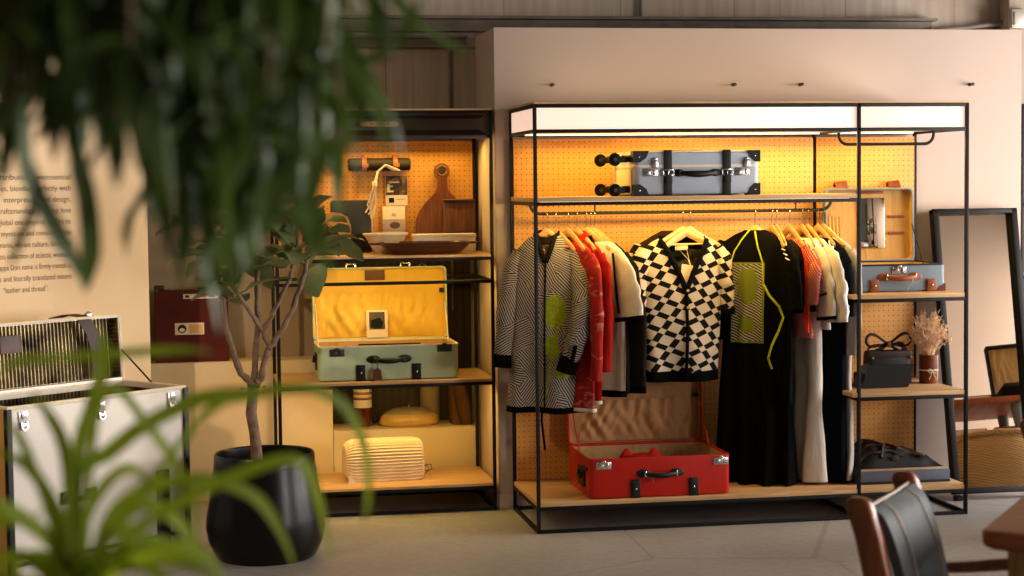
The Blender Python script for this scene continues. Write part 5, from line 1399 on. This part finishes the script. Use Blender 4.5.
def rubber_tree(label, loc, seed, leaves):
    pt = thing('potted_tree', label, 'potted tree', loc)
    off = Matrix.Translation((1.207, .2, 0))
    mb = MB(); mb.lathe([(.001, 0), (.195, 0), (.212, .015), (.238, .07), (.249, .13), (.246, .18), (.225, .30), (.212, .40), (.209, .435), (.203, .442), (.196, .436), (.194, .40), (.2, .36)], n=56, caps=(True, False)); mb.build('pot', M['pot'], pt)
    mb = MB(); mb.lathe([(.001, .37), (.1, .372), (.199, .365)], n=36, caps=(False, False)); mb.build('soil', M['soil'], pt)
    mb = MB(); mb.M = off
    mb.tube([(-1.238, -.2, .36), (-1.24, -.2, .44), (-1.246, -.2, .52), (-1.259, -.2, .608), (-1.252, -.2, .67), (-1.247, -.2, .735)], [.027, .024, .022, .023, .022, .026], 12)
    mb.tube([(-1.262, -.2, .6), (-1.272, -.205, .612), (-1.278, -.21, .62)], [.012, .010, .004], 8)
    mb.build('trunk', M['bark'], pt)
    mb = MB(); mb.M = off
    rn = random.Random(seed)
    for br, r0 in ((A_, .015), (B_, .014), (C_, .015), (C2, .012), (C3, .011)):
        P, rr_ = [], []
        for a, b in zip(br, br[1:]):
            for k in range(5): P.append(Vector(a).lerp(Vector(b), k / 5) + Vector((rn.gauss(0, .0018), rn.gauss(0, .0018), 0)))
        P.append(Vector(br[-1]))
        for i in range(len(P)): rr_.append(r0 * (1 - .5 * i / len(P)) * (1.18 if i % 3 == 0 else .95))
        mb.tube(P, rr_, 8)
    mb.build('branch', M['bark'], pt)
    mb = MB(); mb.M = off
    for br, n_, zl in leaves:
        for k in range(n_):
            f = k / max(1, n_ - 1)
            i = len(br) - 1 - int(f * 1.99); a, b = Vector(br[i - 1]), Vector(br[i])
            base = a.lerp(b, 1 - (f * 1.99) % 1 * .8)
            leaf(mb, base, ball(rn, zl), rn.uniform(.19, .27), rn.uniform(.12, .165), rn.uniform(.5, 1.3), rn.uniform(-.5, .5))
    # two small shoots low on the stem
    for d in ((.5, -.6, .4), (-.6, -.5, .3), (.1, -.8, .6)): leaf(mb, (-1.247, -.2, .70), d, .075, .05, .6)
    mb.build('foliage', M['rubber'], pt, ang=180)
    return pt
rubber_tree('potted rubber tree with bare twisting branches in a bulging black glazed pot', (-1.207, -.2, 0), 5, ((A_, 13, -.3), (B_, 11, -.1), (C_, 10, -.3), (C2, 9, -.2), (C3, 8, -.3)))
t2 = rubber_tree('second rubber tree standing out of frame, seen in the small case mirror', (2.72, -1.95, 0), 11, ((A_, 9, -.2), (B_, 10, -.1), (C_, 9, -.2), (C2, 8, -.2)))

def strapleaf(mb, pts, w, up0=None):
    """ribbon leaf along a path of points, V shaped across, tapering"""
    P = [Vector(p) for p in pts]
    # resample with Catmull-Rom
    Q = []
    for i in range(len(P) - 1):
        p0, p1, p2, p3 = P[max(0, i - 1)], P[i], P[i + 1], P[min(len(P) - 1, i + 2)]
        for k in range(5):
            t_ = k / 5
            Q.append(.5 * ((2 * p1) + (p2 - p0) * t_ + (2 * p0 - 5 * p1 + 4 * p2 - p3) * t_ ** 2 + (3 * p1 - p0 - 3 * p2 + p3) * t_ ** 3))
    Q.append(P[-1]); n = len(Q); rows = []
    for i, q in enumerate(Q):
        f = i / (n - 1)
        t_ = (Q[min(n - 1, i + 1)] - Q[max(0, i - 1)]).normalized()
        hz = Vector((t_.x, t_.y, 0))
        sd = t_.cross(Vector(up0) if up0 else Vector((0, 0, 1)))
        if sd.length < .05: sd = Vector((1, 0, 0))
        sd.normalize(); nn = sd.cross(t_)
        ww = w * .5 * min(1, 3.2 * (1 - f) + .03) ** .8 * min(1, .45 + 2.2 * f)
        rows.append([q - sd * ww + nn * ww * .3, q, q + sd * ww + nn * ww * .3])
    mb.add([v for r in rows for v in r], [(i * 3 + j, i * 3 + j + 1, i * 3 + j + 4, i * 3 + j + 3) for i in range(n - 1) for j in range(2)])
def arc(base, az, el, L, droop, n=7):
    p = Vector(base); o = [p.copy()]; e = el
    for k in range(n):
        p = p + Vector((cos(az) * cos(e), sin(az) * cos(e), sin(e))) * (L / n)
        e = max(R(-86), e - droop / n); o.append(p.copy())
    return o
# tall drooping plant close to the camera, crown in the top left of the view
rn = random.Random(21)
hp = thing('tall_houseplant', 'out of focus tall houseplant with dark drooping strap leaves, near camera top left', 'plant', (-2.02, -6.05, 0))
hx = Matrix.Translation((2.02, 6.05, 0))
mb = MB(); mb.lathe([(.001, 0), (.15, 0), (.16, .01), (.19, .36), (.185, .37), (.175, .36), (.17, .32)], n=40, caps=(True, False)); mb.build('pot', M['pot'], hp)
mb = MB(); mb.lathe([(.001, .33), (.172, .325)], n=30, caps=(False, False)); mb.build('soil', M['soil'], hp)
mb = MB(); mb.M = hx
HUB = Vector((-1.93, -5.95, 1.98))
mb.tube([(-2.02, -6.05, .32), (-2.0, -6.04, .9), (-1.97, -6.0, 1.5), HUB], [.03, .026, .022, .016], 10)
leafjobs = []
for e in TWIGS:
    e = Vector(e); top = Vector(((HUB.x + 2 * e.x) / 3, (HUB.y + 2 * e.y) / 3, max(HUB.z, e.z + .2) + .08))
    P = [HUB.lerp(top, k / 5) + Vector((0, 0, .05 * sin(pi * k / 5))) for k in range(5)] + [top + (e - top) * (k / 8) + Vector(((e.x - HUB.x) * .12 * sin(pi * k / 8), 0, 0)) for k in range(9)]
    mb.tube(P, [.007 - .0045 * k / (len(P) - 1) for k in range(len(P))], 6)
    for k in range(30):
        f = rn.uniform(.42, 1) * (len(P) - 1); i0 = min(int(f), len(P) - 2)
        leafjobs.append((P[i0].lerp(P[i0 + 1], f - i0), rn.uniform(0, 2 * pi), R(rn.uniform(-75, 20)), rn.uniform(.07, .15), R(rn.uniform(20, 90)), rn.uniform(.013, .023), (rn.gauss(0, .6), rn.gauss(0, .6), 1)))
mb.build('trunk', M['bark'], hp)
mb = MB(); mb.M = hx
for p_, az, el, L, dr, wd, up in leafjobs: strapleaf(mb, arc(p_, az, el, L, dr, 5), wd, up0=up)
mb.build('foliage', M['strap'], hp, ang=180)
mb = MB(); mb.M = hx
for pts, w in TOP: strapleaf(mb, pts, w, up0=(.3, -1, .4))
mb.build('hanging_leaf', M['strap'], hp, ang=180)
gp = thing('spider_plant', 'out of focus bright green plant with long arching leaves in a tall planter, bottom left', 'plant', (-1.60, -5.70, 0))
gx = Matrix.Translation((1.60, 5.70, 0))
mb = MB()
mb.loft([rr(.24, .24, .02, z, 4) for z in (0, .92)] + [rr(.22, .22, .02, .92, 4), rr(.22, .22, .02, .85, 4)], True, False); mb.build('planter', M['pot'], gp)
mb = MB(); mb.loft([rr(.222, .222, .02, .86, 4), rr(.1, .1, .02, .87, 4)], True, True); mb.build('soil', M['soil'], gp)
mb = MB(); mb.M = gx
ctr = Vector((-1.60, -5.70, 1.02))
for pts, w in LOW:
    strapleaf(mb, pts, w, up0=(.25, -1, .55))
mb.tube([(-1.6, -5.7, .86), (-1.6, -5.7, 1.0), (-1.597, -5.7, 1.16)], [.014, .012, .006], 8)
rn = random.Random(4)
for k in range(50):
    az = rn.uniform(0, 2 * pi)
    strapleaf(mb, arc(ctr + Vector((0, 0, rn.uniform(-.04, .12))), az, R(rn.uniform(15, 80)), rn.uniform(.12, .27), R(rn.uniform(80, 170))), rn.uniform(.012, .020), up0=(.2, -.8, .6))
mb.build('foliage', M['lime_leaf'], gp, ang=180)

# ======================================================= CHAIRS AND TABLE, RIGHT
def make_chair(label, loc, rz, group):
    c = thing('lounge_chair', label, 'chair', loc, rz, group)
    def post(x, name='post'):
        mb = MB()
        prf = [(-.255, 0), (-.235, .2), (-.205, .40), (-.225, .55), (-.262, .72), (-.285, .79)]
        loops = []
        for i, (y, z) in enumerate(prf):
            d, w = (.026, .018) if i == 0 else (.032, .020)
            loops.append([(x + p[0], y + p[1], z) for p in rr(w * 2, d * 2, .010, 0, 3)])
        loops.append([(x + p[0] * .8, -.287 + p[1] * .85, .803) for p in rr(.04, .064, .010, 0, 3)])
        loops.append([(x + p[0] * .45, -.288 + p[1] * .5, .811) for p in rr(.04, .064, .010, 0, 3)])
        mb.loft(loops); return mb.build(name, M['chairwood'], c)
    for s in (-1, 1): post(s * .207)
    for s in (-1, 1):
        mb = MB(); mb.tube([(s * .23, .23, 0), (s * .228, .235, .30), (s * .226, .235, .545)], [.015, .019, .02], 10); mb.build('leg', M['chairwood'], c)
        mb = MB()
        mb.tube([(s * .215, -.225, .565), (s * .238, -.14, .570), (s * .250, 0, .590), (s * .246, .12, .606), (s * .236, .21, .604), (s * .228, .262, .598)], [.013, .015, .016, .018, .020, .014], 10, flat=1.45); mb.build('armrest', M['chairwood'], c)
        mb = MB(); mb.tube([(s * .205, -.22, .39), (s * .222, .24, .40)], .017, 8); mb.build('side_rail', M['chairwood'], c)
    mb = MB(); mb.tube([(-.23, .235, .395), (.23, .235, .395)], .017, 8); mb.tube([(-.205, -.21, .40), (.205, -.21, .40)], .017, 8); mb.build('cross_rail', M['chairwood'], c)
    def bk(u, v, d=0):
        # v: 0 top .. 1 bottom
        x = (u - .5) * .376
        z = .785 - .36 * v
        y = -.272 + .115 * v ** .5 - .03 * max(0, v - .6) + .018 * sin(pi * u) * (.3 + v)
        return (x, y + d, z)
    mb = MB()
    mb.grid(lambda u, v: bk(u, v, .012), 20, 20); mb.grid(lambda u, v: bk(u, v, -.014), 20, 20)
    for v in (0, 1): mb.grid(lambda u, w: bk(u, v, -.014 + .026 * w), 20, 1)
    for u in (0, 1): mb.grid(lambda w, v: bk(u, v, -.014 + .026 * w), 1, 20)
    b = mb.build('backrest', M['chairleather'], c, ang=60)
    for u in (.22, .80):
        mb = MB(); mb.tube([bk(u, k / 20, .013) for k in range(21)], .0032, 6); mb.build('welt', M['welt'], b)
    mb = MB(); mb.tube([bk(k / 20, 0, 0) for k in range(21)], .004, 6); mb.build('top_seam', M['welt'], b)
    mb = MB(); mb.grid(lambda u, v: ((u - .5) * .42, -.20 + .42 * v, .425 - .03 * sin(pi * u) * sin(pi * v)), 16, 16); mb.grid(lambda u, v: ((u - .5) * .42, -.20 + .42 * v, .39 - .03 * sin(pi * u) * sin(pi * v)), 16, 16)
    for v in (0, 1): mb.grid(lambda u, w: ((u - .5) * .42, -.20 + .42 * v, .39 + .035 * w), 16, 1)
    for u in (0, 1): mb.grid(lambda w, v: ((u - .5) * .42, -.20 + .42 * v, .39 + .035 * w), 1, 16)
    mb.build('seat', M['chairleather'], c, ang=60)
    return c
M['chairleather'] = leather('grey_green_leather', '#4a4f50', .62, .15, .15)
M['welt'] = plain('pale_piping', '#9c8272', .5, bump=0)
Ld, nd = Vector((.604, .797, 0)), Vector((.797, -.604, 0))
c0 = Vector((.17, -3.565, 0)) + nd * .285
make_chair('teak framed chair with black leather back and pale piping, bottom right, nearest the camera', c0, R(-127.2), 'chairs at the teak table')
make_chair('second teak chair, only its post showing at the right edge behind the table', c0 + Ld * 1.52 + nd * .105, R(-127.2), 'chairs at the teak table')
tb = thing('table', 'teak table with rounded corner at the bottom right edge', 'table', Vector((.282, -3.858, 0)), R(52.8))
mb = MB()
TLn, TWd = 2.3, 1.0
mb.loft([[(q[0], q[1], z) for q in rr(TLn - ins * 2, TWd - ins * 2, .045, 0, 6, TLn / 2, -TWd / 2)] for z, ins in ((.702, .010), (.708, .002), (.72, 0), (.738, 0), (.743, .003), (.745, .008))]); mb.build('tabletop', M['tablewood'], tb)
for x in (.09, TLn - .09):
    for y in (-.09, -TWd + .09):
        mb = MB(); mb.loft([rr(w, w, .01, z, 3, x, y) for z, w in ((0, .05), (.35, .062), (.703, .075))]); mb.build('leg', M['legwood'], tb)
mb = MB()
for y in (-.09, -TWd + .09): mb.box((TLn / 2, y, .665), (TLn - .24, .025, .07), .003)
for x in (.09, TLn - .09): mb.box((x, -TWd / 2, .665), (.025, TWd - .24, .07), .003)
mb.build('apron', M['legwood'], tb)

# =========================================== THINGS SEEN ONLY IN THE TALL MIRROR
ct = thing('console_table', 'wooden console table with turned grey legs, seen in the tall mirror', 'table', (3.12, -1.02, 0), R(10))
mb = MB(); mb.box((0, 0, .80), (1.1, .42, .035), .006); mb.build('tabletop', M['tablewood'], ct)
mb = MB(); mb.box((0, 0, .56), (1.0, .36, .02), .004); mb.build('lower_shelf', M['tablewood'], ct)
for x in (-.46, .02, .46):
    for y in (-.15, .15):
        mb = MB(); mb.lathe([(.001, 0), (.02, 0), (.026, .05), (.018, .1), (.03, .2), (.034, .4), (.022, .52), (.035, .545), (.035, .575), (.02, .60), (.03, .68), (.033, .74), (.034, .785), (.001, .785)], c=(x, y, 0), n=16); mb.build('leg', plain('grey_paint', '#6a7780', .5), ct)
oc = thing('display_case', 'black open case with honey lining on the console table, seen in the tall mirror', 'case', (3.29, -.97, .8185), R(14))
mb = MB(); mb.loft([rr(.42, .26, .01, 0, 2), rr(.42, .26, .01, .07, 2), rr(.40, .24, .01, .07, 2), rr(.40, .24, .01, .01, 2)]); mb.build('case_body', M['matte'], oc)
mb = MB(); mb.loft([[(q[0], y, q[1] + .23) for q in rr(w, h, .01, 0, 2)] for y, w, h in ((-.175, .42, .32), (-.13, .42, .32), (-.13, .39, .29), (-.165, .39, .29))]); mb.build('lid', M['matte'], oc)
mb = MB(); mb.box((0, -.163, .23), (.385, .004, .285), 0); mb.build('lid_lining', M['gold'], oc)
mb = MB(); mb.lathe([(.001, 0), (.03, 0), (.03, .012), (.001, .014)], c=(.0, 0, .012), n=20); mb.box((-.12, 0, .06), (.12, .16, .09), .006); mb.build('watch_box', M['brown'], oc)
ba = thing('basket', 'large woven hemp basket on a low stool, seen at the foot of the tall mirror', 'basket', (2.80, -.52, .20))
mb = MB()
NB = 72
mb.loft([[((r_ + .004 * (1 if (j + i) % 2 else -1)) * cos(2 * pi * j / NB), (r_ + .004 * (1 if (j + i) % 2 else -1)) * .62 * sin(2 * pi * j / NB), z) for j in range(NB)] for i, (r_, z) in enumerate([(.20 + .07 * sin(.5 + 2.0 * k / 16), .30 * k / 16) for k in range(17)])], True, False)
mb.tube([(.262 * cos(2 * pi * k / 40), .262 * .62 * sin(2 * pi * k / 40), .303) for k in range(41)], .012, 8)
bmw = Mat('hemp_weave', '#b98f58', .85); xx, yy, zz = bmw.xyz()
bmw.base(bmw.mix(((zz * 420 + xx * 160).sin() * .5 + .5) * .6, '#e2bb85', '#ab8252')); bmw.bump((zz * 420 + xx * 160).sin(), .5, .004)
mb.build('basket_body', bmw.m, ba)
ts = thing('stool', 'low wooden stool under the woven basket', 'stool', (2.80, -.52, 0))
mb = MB(); mb.lathe([(.001, .17), (.2, .17), (.21, .18), (.21, .19), (.2, .20), (.001, .20)], n=36, sy=.75); mb.build('seat', M['tablewood'], ts)
for k in range(4):
    a = pi / 4 + k * pi / 2; mb = MB(); mb.tube([(.17 * cos(a), .12 * sin(a), 0), (.13 * cos(a), .095 * sin(a), .172)], [.014, .018], 8); mb.build('leg', M['tablewood'], ts)
for i, (x, y, z, sx, sz, m, lb) in enumerate(((2.83, -1.02, .5705, .26, .05, 'cream', 'pale book lying on the console lower shelf'), (3.1, -1.0, .5705, .2, .09, 'tan', 'tan box on the console lower shelf'), (2.84, -1.03, .621, .22, .035, 'red', 'red book lying on the pale book'), (2.72, -1.06, .8185, .16, .05, 'matte', 'black box at the end of the console top'), (2.95, -1.05, .8185, .15, .04, 'brown', 'brown case in the middle of the console top'))):
    b_ = thing('book' if 'book' in lb else 'box', lb + ', seen in the tall mirror', 'book' if 'book' in lb else 'box', (x, y, z), R(10))
    mb = MB(); mb.box((0, 0, sz / 2), (sx, .2, sz), .004); mb.build('cover', M[m], b_)
    mb = MB(); mb.box((0, .1005, sz / 2), (sx * .9, .006, sz * .7), .001); mb.build('edge', M['tag'], b_)
ls = thing('ladder_shelf', 'black ladder shelf with wooden boards, seen at the left of the tall mirror', 'shelf', (2.70, -1.62, 0), R(180))
for x in (-.2, .2):
    mb = MB(); mb.tube([(x, -.28, 0), (x, .02, 1.7)], .012, 6); mb.tube([(x, .18, 0), (x, .02, 1.7)], .010, 6); mb.build('side_frame', M['metal'], ls)
for k in range(5):
    z = .30 + .30 * k; d = .40 - .07 * k
    mb = MB(); mb.box((0, -.05 - .0 * k, z), (.42, d, .02), .003); mb.build('shelf', M['plank'], ls)
for k, (z, m, lb) in enumerate(((.91, 'brown', 'brown bag on the third board of the ladder shelf'), (1.21, 'tan', 'tan pouch on the fourth board of the ladder shelf'))):
    b_ = thing('pouch', lb, 'pouch', (2.68, -1.57, z)); mb = MB(); mb.loft([rr(.16 * w, .1 * w, .02, zz_, 3) for zz_, w in ((0, .95), (.05, 1), (.1, .8), (.12, .4))]); mb.build('pouch_body', M[m], b_)
    mb = MB(); mb.tube([(-.04, 0, .11), (-.03, 0, .145), (.03, 0, .145), (.04, 0, .11)], .004, 6); mb.build('pouch_handle', M['black'], b_)

# ================================================================= LIGHT, CAMERA
strip_light('window_daylight', (4.95, -1.5, 1.45), 1.9, 3.3, P_WIN, (1, .935, .89), None, (0, R(90), 0))
strip_light('window_daylight', (4.95, -7.0, 1.45), 1.9, 2.9, P_WIN2, (1, .935, .89), None, (0, R(90), 0))
sp = thing('ceiling_spotlight', 'black spotlight on a ceiling rod above the steamer trunk, out of view', 'spotlight', (-3.1, -2.2, 2.75))
mb = MB(); mb.M = Matrix.Rotation(R(-19), 4, 'Z') @ Matrix.Rotation(R(59), 4, 'X'); mb.lathe([(.001, .16), (.03, .16), (.04, .13), (.045, 0), (.04, 0), (.038, .02), (.001, .03)], n=20); mb.build('lamp_head', M['metal'], sp)
mb = MB(); mb.tube([(0, .05, .12), (0, .06, .9)], .010, 8); mb.build('rod', M['metal'], sp)
lt = bpy.data.lights.new('spot_bulb', 'AREA'); lt.shape = 'DISK'; lt.size = .07; lt.energy = P_SPOT; lt.color = (1, .70, .42); lt.spread = R(75)
lo_ = bpy.data.objects.new('spot_bulb', lt); COL.objects.link(lo_); lo_.parent = sp; lo_.location = (0, 0, 0); lo_.rotation_euler = (R(59), 0, R(-19))
w_ = bpy.data.worlds.new('room_air'); SC.world = w_; w_.use_nodes = True
bg = w_.node_tree.nodes['Background']; bg.inputs[0].default_value = (1, .82, .62, 1); bg.inputs[1].default_value = P_AMB
cam = bpy.data.cameras.new('camera'); co = bpy.data.objects.new('camera', cam); COL.objects.link(co); SC.camera = co
yaw, pitch, roll, fpx = .17660284, .05874872, -.01129746, 1761.495
cx_, cy_, cz_ = -1.46595, -7.60363, 1.54993
f_ = Vector((sin(yaw) * cos(pitch), cos(yaw) * cos(pitch), -sin(pitch))); r_ = Vector((cos(yaw), -sin(yaw), 0)); u_ = r_.cross(f_)
r2_ = cos(roll) * r_ + sin(roll) * u_; u2_ = -sin(roll) * r_ + cos(roll) * u_
co.matrix_world = Matrix(((r2_.x, u2_.x, -f_.x, cx_), (r2_.y, u2_.y, -f_.y, cy_), (r2_.z, u2_.z, -f_.z, cz_), (0, 0, 0, 1)))
cam.sensor_width = 36; cam.lens = 36 * fpx / 1024; cam.clip_start = .05
cam.dof.use_dof = True; cam.dof.focus_distance = 7.95; cam.dof.aperture_fstop = 3.2
v = SC.view_settings; v.view_transform = 'Standard'; v.look = 'None'; v.exposure = 0; v.gamma = 1; v.use_curve_mapping = False
